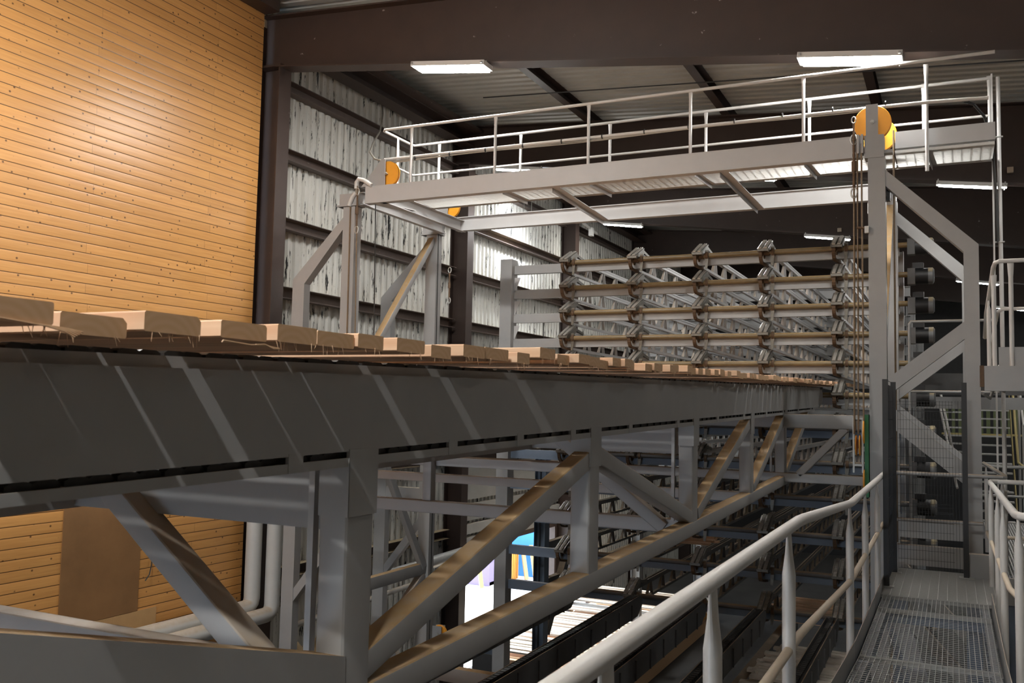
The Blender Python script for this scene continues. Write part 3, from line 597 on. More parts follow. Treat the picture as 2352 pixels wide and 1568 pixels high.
tag(MB().box((-.70, GF + .18, 2.55), (-.66, GF + .26, 2.75)).build('junction_box', BLACK), 'small black box on the side of the right gantry post', 'box')
tag(MB().box((-1.04, GR - .04, 2.8), (-.96, GR + .02, 3.02)).box((-1.10, GR + .06, 2.9), (-1.06, GR + .14, 3.1)).build('junction_box', STEELL), 'pale box behind the ropes at the right end of the rear girder', 'box')

# ------------------------------------------------------------------ the walkway on top of the gantry
ow = thing('overhead_walkway', 'high grating walkway with tubular handrails on top of the gantry', 'walkway', (-3.7, 12, 3.1))
def grating(name, x0, x1, y0, y1, z, px, py, hx, parent, mt, along='x', t=.003):
    """bearing bars along one way (height hx), thin cross rods the other way"""
    m = MB()
    if along == 'x':
        y = y0
        while y <= y1: m.box((x0, y - t / 2, z - hx), (x1, y + t / 2, z)); y += py
        x = x0
        while x <= x1: m.box((x - t * .8, y0, z - .008), (x + t * .8, y1, z - .002)); x += px
    else:
        x = x0
        while x <= x1: m.box((x - t / 2, y0, z - hx), (x + t / 2, y1, z)); x += px
        y = y0
        while y <= y1: m.box((x0, y - t * .8, z - .008), (x1, y + t * .8, z - .002)); y += py
    return m.build(name, mt, parent)
for a, b in ((-7.45, -5.85), (-5.83, -4.55), (-4.53, -3.05), (-3.03, -1.68), (-1.66, -.62), (-.60, .46)):
    grating('grating_panel', a, b, 11.68, 12.40, 3.150, .10, .030, .034, ow, GALVW, 'x', .005)
MB().angle((-7.5, 12.41, 3.16), (.47, 12.41, 3.16), .04, .06, .006).build('rear_edge_angle', STEELL, ow)
MB().box((-.60, 11.70, 3.18), (.47, 11.71, 3.385)).box((-.60, 11.71, 3.18), (.47, 11.78, 3.19)).build('front_edge_plate', STEELL, ow)
for x in (-5.86, -4.51, -3.04, -1.65, -.26): MB().angle((x, 11.66, 3.115), (x + .05, 12.42, 3.115), .06, .06, .007).build('bearer', STEELL, ow)
def flatpost(p, r, h, parent, mt=RAIL, flat='y'):
    """tube post whose top is squeezed flat under the rail"""
    x, y, z = p; m = MB(); n = 16; rings = []
    for zz, a, b in ((z, r, r), (z + h * .86, r, r), (z + h * .93, r * 1.25, r * .55), (z + h, r * 1.4, r * .3)):
        if flat == 'x': a, b = b, a
        rings.append([(x + b * math.cos(2 * math.pi * i / n), y + a * math.sin(2 * math.pi * i / n), zz) for i in range(n)])
    vs = [v for g in rings for v in g]; fs = [(k * n + i, k * n + (i + 1) % n, (k + 1) * n + (i + 1) % n, (k + 1) * n + i) for k in range(3) for i in range(n)]
    fs += [tuple(range(n))[::-1], tuple(range(3 * n, 4 * n))]
    m.add(vs, fs); return m.build('rail_post', mt, parent)
YN, YF = 11.53, 12.44
for x in (-7.35, -5.925, -4.485, -3.06, -1.637): flatpost((x, YN, 3.325), .021, .855, ow, flat='x')
flatpost((-.25, YN + .12, 2.86), .021, 1.29, ow, flat='x')
for x in (-7.40, -5.95, -4.50, -3.08, -1.69, -.30, .44): flatpost((x, YF, 3.12), .021, 1.06, ow, flat='x')
flatpost((-7.87, 11.95, 3.3), .021, .88, ow)
MB().tube([(.47, YN, 4.15), (-3, YN, 4.165), (-7.84, YN, 4.192), (-7.885, YN + .05, 4.19), (-7.885, YF - .03, 4.19), (-7.85, YF, 4.19), (-3, YF, 4.17), (.47, YF, 4.15)], .021, 10).build('top_rail', RAIL, ow)
MB().tube([(-7.86, 11.75, 3.70), (-7.885, YF - .03, 3.70), (-7.85, YF, 3.70), (.47, YF, 3.68)], .018, 10).build('mid_rail', RAIL, ow)
# conduit and cables along the rail
t = thing('cable_conduit', 'pale conduit pipe with tied cables running along the overhead walkway rail', 'conduit', (-3.6, YN, 3.7))
MB().tube([(-7.85, YN + .03, 3.735), (-4, YN + .03, 3.70), (-.2, YN + .03, 3.66), (.40, YN + .03, 3.63)], .022, 10).build('conduit_pipe', RAIL, t)
for k in range(3): MB().tube([(-7.85, YN + .02, 3.70 - .012 * k)] + [(-7.85 + q * .5, YN + .025 + .004 * (q % 2), 3.70 - .002 * q - .012 * k - .012 * math.sin(q * .9 + k)) for q in range(1, 14)] + [(-.9, YN + .03, 3.655 - .01 * k)], .007, 6).build('cable', CABLEG, t)
for q in range(12): MB().cyl((-7.3 + q * .6, YN + .03, 3.700), (-7.288 + q * .6, YN + .03, 3.700), .036, 10).build('cable_tie', BLACK, t)
tag(MB().tube([(-.10, YN + .03, 3.66), (.10, YN + .05, 3.655), (.25, YN + .12, 3.60), (.36, YN + .3, 3.50), (.44, YN + .6, 3.33), (.47, YN + .85, 3.10), (.50, 12.44, 2.6), (.505, 12.44, 2.1)], .016, 8).build('black_hose', CABLE), 'black hose bending from the overhead walkway rail down the vertical pole', 'hose')
# tall pole at the right end of the walkway
t = thing('tall_pole', 'tall pale vertical pole with brackets at the right end of the overhead walkway', 'pole', (.48, 12.44, FL))
MB().cyl((.545, 12.46, FL), (.535, 12.46, 4.16), .024, 12).build('tube', RAIL, t); MB().box((.455, 12.42, FL), (.475, 12.46, 4.2)).build('flat_bar', RAIL, t)
for z in (-2, -.9, .3, 1.3, 2.1, 2.75, 3.4): MB().box((.47, 12.43, z), (.58, 12.49, z + .012)).build('pole_clip', GALV, t)
# ------------------------------------------------------------------ the sorting rack: tray conveyors one above the other
RY = 15.6
LV = [2.50, 2.03, 1.57, 1.10, .63, .12, -.42, -.98, -1.55, -2.14, -2.76, -3.40]     # underside of each front beam
HX = [-6.40, -5.10, -3.93, -2.82, -1.66]
HN = ['topmost', 'second from the top', 'third from the top', 'fourth from the top', 'fifth, just above the boards', 'sixth, hidden behind the conveyor girder', 'seventh, below the conveyor girder', 'eighth, behind the lower chord', 'ninth from the top', 'tenth from the top', 'eleventh from the top', 'lowest, above the stacked timber']
rf = thing('rack_frame', 'grey rack frame with tall channel post left of the sprocket rows', 'frame', (-4.6, 18, FL))
MB().chan((-7.655, RY, FL), (-7.655, RY, 2.78), .26, .24, .014, up=(1, 0, 0)).build('front_post', STEEL, rf)
for y in (17.25, 23.5, 30.0): MB().ibeam((-7.6, y, FL), (-7.6, y, -.9 if y < 20 else 2.6), .24, .24, .014, .012, up=(1, 0, 0)).build('rear_post', BLUES if y < 20 else STEEL, rf)
for y in (17.25, 23.5, 30.0): MB().ibeam((-.9, y, FL), (-.9, y, 2.6), .2, .2, .014, .012, up=(1, 0, 0)).build('rear_post', STEEL, rf)
MB().ibeam((-.80, RY + .25, FL), (-.80, RY + .25, 2.6), .16, .2, .014, .012, up=(1, 0, 0)).build('front_post', STEEL, rf)
for z in (-2.86, -3.60, -1.30): MB().beam((-7.6, 17.3, z), (-7.6, 30, z), .12, .15).build('side_beam', DARKS, rf)
MB().beam((-7.55, 17.4, -4.6), (-7.55, 20.2, -.9), .14, .18).build('side_brace', DARKS, rf)
for y, zs in ((23.5, (2.90, 2.20, 1.5, .7, -.3, -1.6)), (30.0, (2.4, 1.3, 0, -1.4))):
    for z in zs: MB().ibeam((-7.6, y, z), (-.9, y, z), .14, .24).build('crossbeam', STEEL, rf)
for z in (2.2, 1.75, 1.28, .8): MB().prism([(-7.52, RY - .02, z + .23), (-7.40, RY - .02, z + .23), (-7.52, RY - .02, z - .06)], (0, .01, 0)).build('gusset', STEELL, rf)

def head(x, z, parent):
    """chain head of one arm: inclined guide nose with chain beads, sprocket, return chain, clamp"""
    y = RY - .08; zc = z + .155                      # shaft centre
    h = MB()
    a, b = (y - .19, zc + .03), (y + .26, zc + .23)   # nose rises away from the viewer
    dy, dz = b[0] - a[0], b[1] - a[1]; l = math.hypot(dy, dz); ny, nz = -dz / l, dy / l
    for sx in (-.10, .065):
        h.prism([(x + sx, a[0], a[1]), (x + sx, b[0], b[1]), (x + sx, b[0] + .02, b[1] - .09), (x + sx, y + .06, zc + .03), (x + sx, a[0] + .03, a[1] - .05)], (.010, 0, 0))
    for sx in (-.095, -.015, .07): h.beam((x + sx, *a), (x + sx, *b), .022, .022, (0, ny, nz))
    h.box((x - .10, a[0] - .004, a[1] - .035), (x + .075, a[0] + .004, a[1] + .005))
    h.prism([(x + .09, y - .03, zc + .09), (x + .15, y - .03, zc + .09), (x + .15, y - .03, zc - .07), (x + .13, y - .03, zc - .23), (x + .09, y - .03, zc - .23)], (0, .012, 0))
    h.beam((x, y + .22, zc + .20), (x, RY + .6, zc + .13), .12, .05)
    ho = h.build('chain_head', HEADM, parent)
    k = int(l / .036)
    for sx in (-.055, .028):
        c = MB().beam((x + sx, a[0] + ny * .012, a[1] + nz * .012), (x + sx, b[0] + ny * .012, b[1] + nz * .012), .012, .008, (0, ny, nz))
        for i in range(k + 1):
            py, pz = a[0] + dy * i / k + ny * .02, a[1] + dz * i / k + nz * .02
            c.cyl((x + sx - .025, py, pz), (x + sx + .025, py, pz), .013, 6)
        c.build('nose_chain', CHAINB, ho)
    n = 14; s = MB().cyl((x - .06, y, zc), (x + .06, y, zc), .055, 12)
    pts = []
    for i in range(2 * n):
        rr = .088 if i % 2 else .070; an = math.pi * i / n; pts.append((x - .03, y + rr * math.cos(an), zc - .02 + rr * math.sin(an)))
    s.prism(pts, (.014, 0, 0)); s.cyl((x + .10, y, zc), (x + .145, y, zc), .068, 14)
    s.build('sprocket', RUST, ho)
    r = MB()
    pts = arc((x - .06, y + .01, zc - .02), .155, 165, 265, 7) + [(x - .03, y + .08, zc - .19), (x, y + .20, zc - .20)]
    for p, q in zip(pts, pts[1:]): r.beam(p, q, .055, .035)
    r.build('return_chain', RUST, ho)
    return ho
def arm(x, z, parent, ya=RY + .12, yb=29.5):
    """lattice arm running back from the head: two chords and pointed web plates"""
    zt, zb = z + .235, z - .03
    m = MB().beam((x, ya - .1, zt), (x, yb, zt - .02), .075, .045).beam((x - .03, ya, zt + .04), (x - .03, yb, zt + .02), .025, .03).beam((x + .03, ya, zt + .04), (x + .03, yb, zt + .02), .025, .03)
    m.beam((x, ya - .05, zb), (x, yb, zb - .02), .06, .045)
    y = ya + .7
    while y < yb:
        m.prism([(x - .03, y - .045, zb + .02), (x + .03, y - .045, zb + .02), (x + .012, y + .12, zt - .02), (x - .012, y + .12, zt - .02)], (0, .03, 0))
        m.prism([(x - .028, y + .26, zb + .02), (x + .028, y + .26, zb + .02), (x + .028, y + .18, zt - .02), (x - .028, y + .18, zt - .02)], (0, .02, 0))
        y += .78
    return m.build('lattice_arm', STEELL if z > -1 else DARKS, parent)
for i, z in enumerate(LV):
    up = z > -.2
    t = thing('tray_conveyor', 'tray conveyor of the sorting rack, ' + HN[i], 'conveyor', (-4.2, RY, z), 'tray conveyors of the sorting rack')
    MB().chan((-.75, RY + .03, z + .08), (-7.53, RY + .03, z + .08), .10, .165, .010).build('front_beam', STEEL if up else BLUES, t)  # lower beams have the blue of the skylight put into their colour
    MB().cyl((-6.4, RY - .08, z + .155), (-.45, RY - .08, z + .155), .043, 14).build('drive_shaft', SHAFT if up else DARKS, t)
    for x in HX: head(x, z, t)
    for x in HX: arm(x, z, t)
# gear motors at the right end of every tray
def motor(z, label):
    t = thing('gear_motor', label, 'motor', (-.5, RY - .08, z), 'gear motors of the rack')
    y = RY - .08
    MB().cyl((-.52, y, z), (-.33, y, z), .125, 20).build('motor_body', BLACK, t)
    m = MB().cyl((-.335, y, z), (-.27, y, z), .128, 20).cyl((-.27, y, z), (-.25, y, z), .128, 20, .10); m.build('fan_cowl', MOTOR, t)
    MB().box((-.63, y - .10, z - .13), (-.52, y + .10, z + .12)).build('gearbox', DARKS, t)
    MB().box((-.56, y - .06, z + .12), (-.40, y + .06, z + .21)).build('terminal_box', BLACK, t)
for i, z in enumerate(LV): motor(z + .12, 'dark grey gear motor right of the gantry post, %s from the top' % ordinal(i + 1))
t = thing('motor_guard_rail', 'grey pipe guard rail in front of the gear motors', 'railing', (0, 15, FL))
MB().tube([(-.60, 15.1, FL), (-.60, 15.1, 1.36), (-.57, 15.1, 1.40), (.6, 15.1, 1.40)], .022, 10).build('top_rail', STEEL, t)
MB().tube([(-.60, 15.1, .34), (.6, 15.1, .34)], .02, 10).build('mid_rail', STEEL, t)
# dark cross platform behind the right tower
p = thing('machine_platform', 'dark grey platform beam behind the right gantry tower', 'platform', (0, 18, .2))
MB().box((-.75, 17.2, .34), (2.6, 17.3, .70)).box((-.75, 17.3, .64), (2.6, 18.6, .70)).build('deck_beam', DARKS, p)
MB().box((-.75, 17.2, .10), (2.6, 17.28, .30)).build('lower_beam', STEEL, p)
for x in (-.7, 2.5): MB().box((x - .06, 17.22, FL), (x + .06, 17.34, .1)).build('support_leg', DARKS, p)
# boards lying on some trays, and the timber packs below
WEATH = mat('weathered_pale_board', (0.52, 0.47, 0.40), 0.8, noise=0.3, nscale=9)
def lay(x0, x1, ya, yb, z, lab, grp, th=.04, pitch=.16, mt=BOARD, layers=1):
    o0 = None; n = 0; y = ya
    while y < yb:
        w = random.choice((.10, .12, .145)); a = x0 + random.uniform(-.12, .1); b = x1 + random.uniform(-.1, .1); zz = z + random.choice((0, 0, .012, .03) if layers == 1 else (0, 0, .02, .05, .09))
        o = MB().box((a, y, zz), (b, y + w, zz + th)).build('stacked_board', mt); n += 1
        tag(o, lab, 'board', grp)
        y += w + random.choice((.006, .012, .03) if layers == 1 else (.006, .03, .07, .12))
lay(-10.0, -6.5, 19.3, 27.6, -5.68, 'pale daylit stacked board near the doorway, below the lower chord', 'daylit stacked boards by the doorway', mt=WEATH, layers=2)
for k in range(4): lay(-2.75 + .06 * k, -1.3, 13.4, 15.5, -3.97 + .052 * k, 'greyish stacked board with ragged left end, right of the thick handrail post', 'ragged stack right of the handrail post', mt=WEATH)
for k in range(2): lay(-3.15, -1.9, 17.2, 18.9, -3.77 + .052 * k, 'warm brown stacked board behind the ragged stack, under the rack', 'warm stack behind the ragged stack')
lay(-5.1, -4.3, 17.8, 19.2, LV[9] - .50, 'short pale board end in the gap under the lower chord', 'board ends under the lower chord')
for x in (-2.9, -1.5): tag(MB().box((x - .08, 12.4, -4.12), (x + .08, 19.3, -3.98)).build('pack_bearer', DARKS), 'dark bearer beam under the stacked boards, ' + {-2.9: 'left one', -1.5: 'right one nearest the walkway'}[x], 'beam', 'bearers under the stacked boards')
for k, (x, y) in enumerate(((-2.9, 12.6), (-1.5, 12.6), (-2.9, 19.1), (-1.5, 19.1))):
    tag(MB().box((x - .06, y - .06, FL), (x + .06, y + .06, -4.12)).build('pack_support_leg', DARKS), 'dark leg under the stacked boards, %s counting front row then back row' % ordinal(k + 1), 'leg', 'legs under the stacked boards')
for k, z in enumerate((-6.48, -6.15)):
    tag(MB().box((-9.9, 19.4, z), (-6.6, 27.6, z + .30)).build('timber_pack', BOARD), 'pale timber pack under the daylit boards by the doorway, %s layer' % ('lower', 'upper')[k], 'timber pack', 'timber packs by the doorway')
# outfeed arms with chains reaching toward the viewer under the rack
for k, x in enumerate((-6.0, -4.80, -3.72, -2.75, -1.65)):
    t = thing('chain_transfer', 'dark grey outfeed chain arm below the conveyor, %s from the left' % ordinal(k + 1), 'conveyor arm', (x, 11, -3.4), 'outfeed chain arms')
    MB().prism([(x, 6.2, -3.52), (x, 14.9, -3.46), (x, 15.15, -3.30), (x, 15.15, -3.2), (x, 15.0, -3.14), (x, 6.2, -3.2)], (.014, 0, 0)).build('side_plate', DARKS, t)
    MB().prism([(x - .16, 6.2, -3.52), (x - .16, 14.9, -3.46), (x - .16, 15.15, -3.30), (x - .16, 15.15, -3.2), (x - .16, 15.0, -3.14), (x - .16, 6.2, -3.2)], (.014, 0, 0)).build('side_plate', DARKS, t)
    m = MB(); y = 6.2
    while y < 15.1: m.prism([(x - .11, y, -3.185), (x - .04, y, -3.185), (x - .04, y + .07, -3.185), (x - .11, y + .07, -3.185)], (0, 0, .03)); y += .09
    m.build('chain', CHAIN, t)
    y = 6.5
    while y < 14.8: MB().beam((x + .024, y, -3.47), (x + .024, y, -3.22), .02, .018).build('stiffener', DARKS, t); y += .62
    MB().box((x - .12, 8.0, FL), (x - .02, 8.12, -3.5)).build('support_leg', DARKS, t)
for k, y in enumerate((9.2, 12.0)):
    tag(MB().beam((-7.4, y, -3.95), (-1.3, y, -3.95), .14, .2).build('outfeed_crossbeam', STEELD), 'grey crossbeam carrying the outfeed arms, %s of two' % ('nearer', 'farther')[k], 'beam', 'outfeed crossbeams')
for k, (x, ya, yb) in enumerate(((-5.6, 9.4, 11.8), (-2.3, 9.4, 11.8))): tag(MB().beam((x, ya, -5.4), (x + .2, yb, -4.0), .12, .14).build('outfeed_strut', STEELD), 'slanted strut under the outfeed arms, %s' % ('left', 'right')[k], 'strut', 'outfeed struts')
# ------------------------------------------------------------------ the walkway in the right foreground
wf = lambda y: -1.60 if y < 4.7 else (-1.60 - .13 * (y - 4.7) / 2.4 if y < 7.1 else -1.73)
ww = thing('steel_walkway', 'grating walkway with toe boards in the right foreground', 'walkway', (-.18, 7, -1.7))
def ramp_grating(ya, yb, px=.0355, py=.062):
    m = MB(); x = -.63; t = .0032
    while x <= .27: m.prism([(x, ya, wf(ya)), (x, yb, wf(yb)), (x, yb, wf(yb) - .018), (x, ya, wf(ya) - .018)], (t, 0, 0)); x += px
    y = ya
    while y <= yb: m.box((-.63, y - .002, wf(y) - .004), (.27, y + .002, wf(y) - .001)); y += py
    m.box((-.63, ya, wf(ya) - .034), (.27, ya + .006, wf(ya) + .002)); m.box((-.63, yb - .006, wf(yb) - .034), (.27, yb, wf(yb) + .002))
    return m.build('grating_panel', GALV, ww)
for a, b in ((2.6, 4.7), (4.7, 5.95), (5.96, 7.1), (7.11, 8.9), (8.91, 9.55)): ramp_grating(a, b)
m = MB(); y = 9.57
while y < 11.3: m.box((-.66, y, -1.76), (.36, y + .006, -1.73)); y += .016
x = -.66
while x < .36: m.box((x, 9.57, -1.735), (x + .006, 11.3, -1.728)); x += .083
m.build('grating_panel', GALV, ww)['label'] = 'flat fine grating panel before the gate'
for a, b in ((2.6, 4.7), (4.7, 7.1), (7.1, 10.1)):
    MB().prism([(-.66, a, wf(a) - .09), (-.66, b, wf(b) - .09), (-.66, b, wf(b) + .10), (-.66, a, wf(a) + .10)], (.006, 0, 0)).build('toe_board', STEEL, ww)
for a, b in ((2.6, 4.7), (4.7, 7.1), (7.1, 9.6)):
    MB().prism([(.29, a, wf(a) - .09), (.29, b, wf(b) - .09), (.29, b, wf(b) + .10), (.29, a, wf(a) + .10)], (.006, 0, 0)).build('toe_board', STEELL, ww)
for x in (-.60, .24): MB().beam((x, 2.6, -1.78), (x, 11.3, -1.86), .06, .14).build('side_beam', BLUES, ww)
for y in (3.5, 6.0, 9.0): 
    MB().box((-.6, y - .03, wf(y) - .13), (.24, y + .03, wf(y) - .05)).build('cross_member', BLUES, ww)
for a, b in (((-.55, 5.2, -3.6), (.2, 6.8, -1.95)), ((.2, 7.4, -3.4), (-.5, 9.4, -1.95))): MB().rhs(a, b, .16, .16, .01).build('diagonal_strut', BLUES, ww)
for x in (-.52, .16):
    for y in (4.4, 10.4): MB().box((x - .07, y - .07, FL), (x + .07, y + .07, -1.86)).build('support_leg', BLUES, ww)
# handrails
hr = thing('handrail', 'thick pale tubular handrail along the left side of the foreground walkway', 'railing', (-.68, 6, -1.6))
def rail(pts, r, name, parent, mt): return MB().tube(pts, r, 16).build(name, mt, parent)
rail([(-.68, 1.2, -.53), (-.68, 4.60, -.527), (-.68, 4.80, -.535), (-.68, 7.0, -.652), (-.68, 7.15, -.656), (-.68, 10.5, -.645)], .0275, 'top_rail', hr, RAIL)
rail([(-.68, 1.2, -1.065), (-.68, 4.65, -1.07), (-.68, 4.85, -1.08), (-.68, 7.0, -1.198), (-.68, 7.2, -1.20), (-.68, 10.4, -1.15)], .021, 'mid_rail', hr, RAILB)
for y, zt in ((1.9, -.55), (2.87, -.555), (4.32, -.553), (7.0, -.68), (8.25, -.68), (9.6, -.68)):
    flatpost((-.68, y, wf(y) - .25), .030 if y < 6 else .027, zt - (wf(y) - .25), hr)
h2 = thing('handrail', 'grey tubular handrail on the right side of the foreground walkway with return bend', 'railing', (.33, 8, -1.6))
rail([(1.6, 11.05, -.70), (.40, 11.05, -.70), (.34, 11.0, -.70), (.33, 10.9, -.70), (.33, 6.4, -.60), (.35, 6.25, -.595), (.48, 6.1, -.585), (1.2, 5.3, -.56)], .025, 'top_rail', h2, RAIL)
rail([(.32, 11.6, -1.30), (.33, 10.4, -1.28), (.33, 7.2, -1.18), (.36, 6.6, -1.14), (.9, 5.2, -1.05)], .020, 'mid_rail', h2, RAILB)
rail([(.36, 11.05, -1.28), (1.6, 11.05, -1.28)], .018, 'mid_rail', h2, RAILB)
for p in ((.33, 10.6), (.33, 9.0), (.33, 8.0), (.34, 6.3)): flatpost((p[0], p[1], wf(p[1]) - .25), .026, -.70 + (.10 if p[1] < 7 else .02) - (wf(p[1]) - .25), h2)
# black gate posts with wire mesh
fz0, fz1 = -1.725, .345
gtg = thing('mesh_gate', 'wire mesh fence panel with three black posts closing the end of the walkway', 'fence', (-.25, 10.9, fz0))
for x, y in ((-.625, 9.98), (-.60, 10.88), (.10, 10.93)):
    MB().box((x - .026, y - .026, fz0), (x + .026, y + .026, fz1)).build('fence_post', BLACK, gtg); MB().box((x - .07, y - .05, fz0), (x + .07, y + .05, fz0 + .012)).build('base_plate', GALV, gtg)
m = MB(); y = 10.9
x = -.56
while x <= .075: m.cyl((x, y, fz0 + .06), (x, y, .145), .0021, 4); x += .030
z = fz0 + .06
while z <= .15: m.cyl((-.56, y + .003, z), (-.01, y + .003, z), .0022, 4); z += .10
for z in (.10, .03, -1.0, -1.05): m.cyl((-.56, y + .003, z), (-.01, y + .003, z), .0022, 4)
m.build('wire_mesh', BLACK, gtg)
m = MB(); y = 10.02
while y < 10.85: m.cyl((-.61, y, fz0 + .06), (-.61, y, fz1 - .05), .0021, 4); y += .05
z = fz0 + .06
while z < fz1: m.cyl((-.61, 10.0, z), (-.61, 10.85, z), .0021, 4); z += .2
m.build('wire_mesh', BLACK, gtg)
br = thing('barrier_rail', 'dark grey double pipe barrier crossing behind the wire mesh', 'railing', (-.1, 11.2, -1.2))
rail([(-.66, 11.2, -.665), (.46, 11.2, -.66), (.49, 11.22, -.66), (.49, 11.3, -.655), (.34, 13.4, -.62)], .023, 'top_rail', br, STEEL); rail([(-.66, 11.2, -1.18), (.27, 11.2, -1.17)], .02, 'lower_rail', br, STEEL)
flatpost((.36, 13.2, -1.73), .022, 1.09, br); flatpost((.46, 11.25, -1.73), .022, 1.07, br)
# grating floor to the right, and the plinth below
rg = thing('side_platform', 'grating platform floor behind the right handrail', 'platform', (1.5, 14, -1.8))
grating('grating_panel', .42, 3.2, 11.2, 16.9, -1.73, .034, .10, .03, rg, GALV, 'y', .008)
MB().box((.40, 11.15, -2.0), (3.2, 11.2, -1.72)).build('front_fascia', STEEL, rg)
MB().box((.40, 16.9, -2.0), (3.2, 17.0, -1.72)).build('rear_fascia', STEEL, rg)
for x in (.5, 3.1): MB().box((x - .06, 11.2, FL), (x + .06, 11.32, -2.0)).build('support_leg', BLUES, rg)
tag(MB().box((.12, 11.02, -1.99), (.40, 11.14, -1.48)).build('fascia_plate', STEEL), 'grey upright plate between the mesh gate and the right handrail', 'plate')
# upper platform at the right edge
up = thing('upper_platform', 'dark grey raised platform with pale tubular railing at the right edge', 'platform', (1.2, 10.6, .3))
MB().box((.285, 10.5, .25), (3.0, 10.62, .505)).build('edge_beam', STEEL, up)
MB().box((.285, 10.62, .43), (3.0, 12.3, .50)).build('deck', DARKS, up)
MB().box((.245, 10.52, .29), (.283, 10.60, .51)).build('end_plate', RUST, up)
MB().box((.42, 10.56, .505), (3.0, 10.575, .70)).build('toe_board', STEEL, up)
rail([(.335, 11.9, .90), (.34, 11.5, 1.14), (.385, 10.65, 1.53), (.40, 10.58, 1.572), (.44, 10.55, 1.585), (3.0, 10.55, 1.58)], .022, 'top_rail', up, RAIL)
rail([(.36, 11.8, .50), (.40, 10.9, .95), (.42, 10.62, 1.07), (.46, 10.56, 1.09), (3.0, 10.56, 1.09)], .018, 'mid_rail', up, RAIL)
for x, y in ((.385, 10.6), (.54, 10.56), (1.5, 10.56)): flatpost((x, y, .5), .022, 1.07 if x > .5 else .95, up, flat='x')
flatpost((.355, 11.2, .5), .022, .75, up)
tag(MB().tube([(.50, 12.40, .6), (.48, 12.3, .45), (.38, 12.0, .2), (.30, 11.75, .25)], .018, 8).build('bent_cable', RAIL), 'pale bent cable end near the platform railing foot', 'cable')
# staircase
st = thing('steel_stairs', 'open steel staircase with yellowish stringer at the right behind the posts', 'stairs', (.9, 23.5, -1))
n = 15
for k in range(n):
    z = .55 - .205 * k; y = 25.2 - .16 * k
    m = MB().box((.30, y, z - .035), (1.19, y + .22, z)); m.build('tread', GALV, st)
for x in (.28, 1.21): MB().prism([(x, 25.5, .62), (x, 25.5, .38), (x, 25.2 - .16 * n, .40 - .205 * n), (x, 24.9 - .16 * n, .60 - .205 * n)], (.02, 0, 0)).build('stringer', YELL if x > 1 else GALV, st)
rail([(1.27, 25.3, 1.0), (1.29, 24.2, -.45), (1.30, 23.7, -1.05), (1.42, 23.6, -1.15), (1.45, 23.4, -1.3), (1.46, 23.3, -2.4)], .028, 'handrail', st, YELL)
rail([(1.40, 25.3, 1.1), (1.45, 24.3, -.2), (1.62, 24.2, -.3), (1.66, 24.1, -.42), (1.66, 24.0, -2.2)], .028, 'handrail', st, RAIL)
for x, y, z0, z1 in ((1.40, 25.0, -2.4, .7), (1.45, 24.4, -2.4, -.2), (1.56, 24.3, -2.4, -.3)): MB().cyl((x, y, z0), (x, y, z1), .028, 8).build('rail_post', RAIL, st)
b2 = thing('pipe_barrier', 'shiny horizontal pipe barrier in front of the staircase', 'railing', (1.4, 17.6, -1.7))
rail([(.25, 17.6, -.86), (3.0, 17.6, -.86)], .03, 'top_rail', b2, GALV); rail([(.25, 17.6, -1.35), (3.0, 17.6, -1.35)], .025, 'mid_rail', b2, GALV)
for x in (.75, 2.4): MB().cyl((x, 17.6, -1.73), (x, 17.6, -.86), .03, 8).build('rail_post', GALV, b2)
s2 = thing('distant_stairs', 'small far staircase with steep railing seen through the wire mesh', 'stairs', (-.2, 27, -1))
for k in range(9): MB().box((-.25, 27 - .2 * k, .25 - .2 * k), (.55, 27.2 - .2 * k, .29 - .2 * k)).build('tread', GALV, s2)
for a in (0, .45): rail([(-.35, 27.0, .75 - a), (.05, 24.5, -1.3 - a)], .03, 'handrail', s2, RAIL)
rail([(-.30, 24.4, -1.45), (.5, 24.4, -1.45)], .03, 'landing_rail', s2, RAIL)
# greenish shelving far away
fs = thing('far_racking', 'far racking with greenish boards behind the staircase', 'racking', (1.5, 36, -1))
for z in (-.7, .3, .9): MB().box((-.4, 36, z), (5.5, 36.4, z + .06)).build('shelf', YELL, fs)
m = MB()
for k in range(26): m.box((-.3 + k * .22, 36.1, -.64), (-.18 + k * .22, 36.2, .3))
m.build('slats', mat('dull_green_slats', (0.10, 0.12, 0.05), 0.6, noise=.2), fs)
for x in (2.6, 5.4): MB().box((x, 36, FL), (x + .1, 36.3, 1)).build('upright', YELL, fs)

# ------------------------------------------------------------------ lower left: pipes, plywood, cable
for k, (x, y) in enumerate(((-10.02, 11.44), (-9.80, 11.66))):
    zb = -3.25 - .12 * k
    o = MB().tube([(x, y, 0.2)] + [(x, y, zb + .14)] + [(x, y - .14 + .14 * math.cos(R(a)), zb + .14 - .14 * math.sin(R(a))) for a in (30, 60)] + [(x, y - .14, zb), (x, y - 1.5, zb - .0), (x, 5.0, zb + .05)], .125 if k == 0 else .12, 18).build('grey_duct_pipe', PIPE)
    tag(o, ('light grey duct pipe bending along the timber wall, nearer the planks', 'light grey duct pipe bending along the timber wall, outer lower one')[k], 'pipe', 'duct pipes')
tag(MB().box((-10.30, 8.16, -2.96), (-10.285, 9.42, -1.30)).build('plywood_sheet', PLY), 'large dark brown plywood panel fixed to the timber wall', 'panel')
tag(MB().box((-10.30, 8.30, -3.30), (-10.288, 9.76, -2.965)).build('plywood_strip', PLYL), 'pale plywood strip under the brown panel', 'panel')
tag(MB().tube([(-10.27, 9.62, -2.20), (-10.25, 9.60, -2.35), (-10.24, 9.56, -2.48), (-10.25, 9.50, -2.56)], .008, 6).build('loose_cable', CABLE), 'short dark loose cable sticking out of the timber wall', 'cable')
tag(MB().box((-10.30, 7.6, -2.78), (-10.25, 7.72, -2.72)).build('wall_socket', DARKS), 'small dark bracket low on the timber wall at the left', 'bracket')
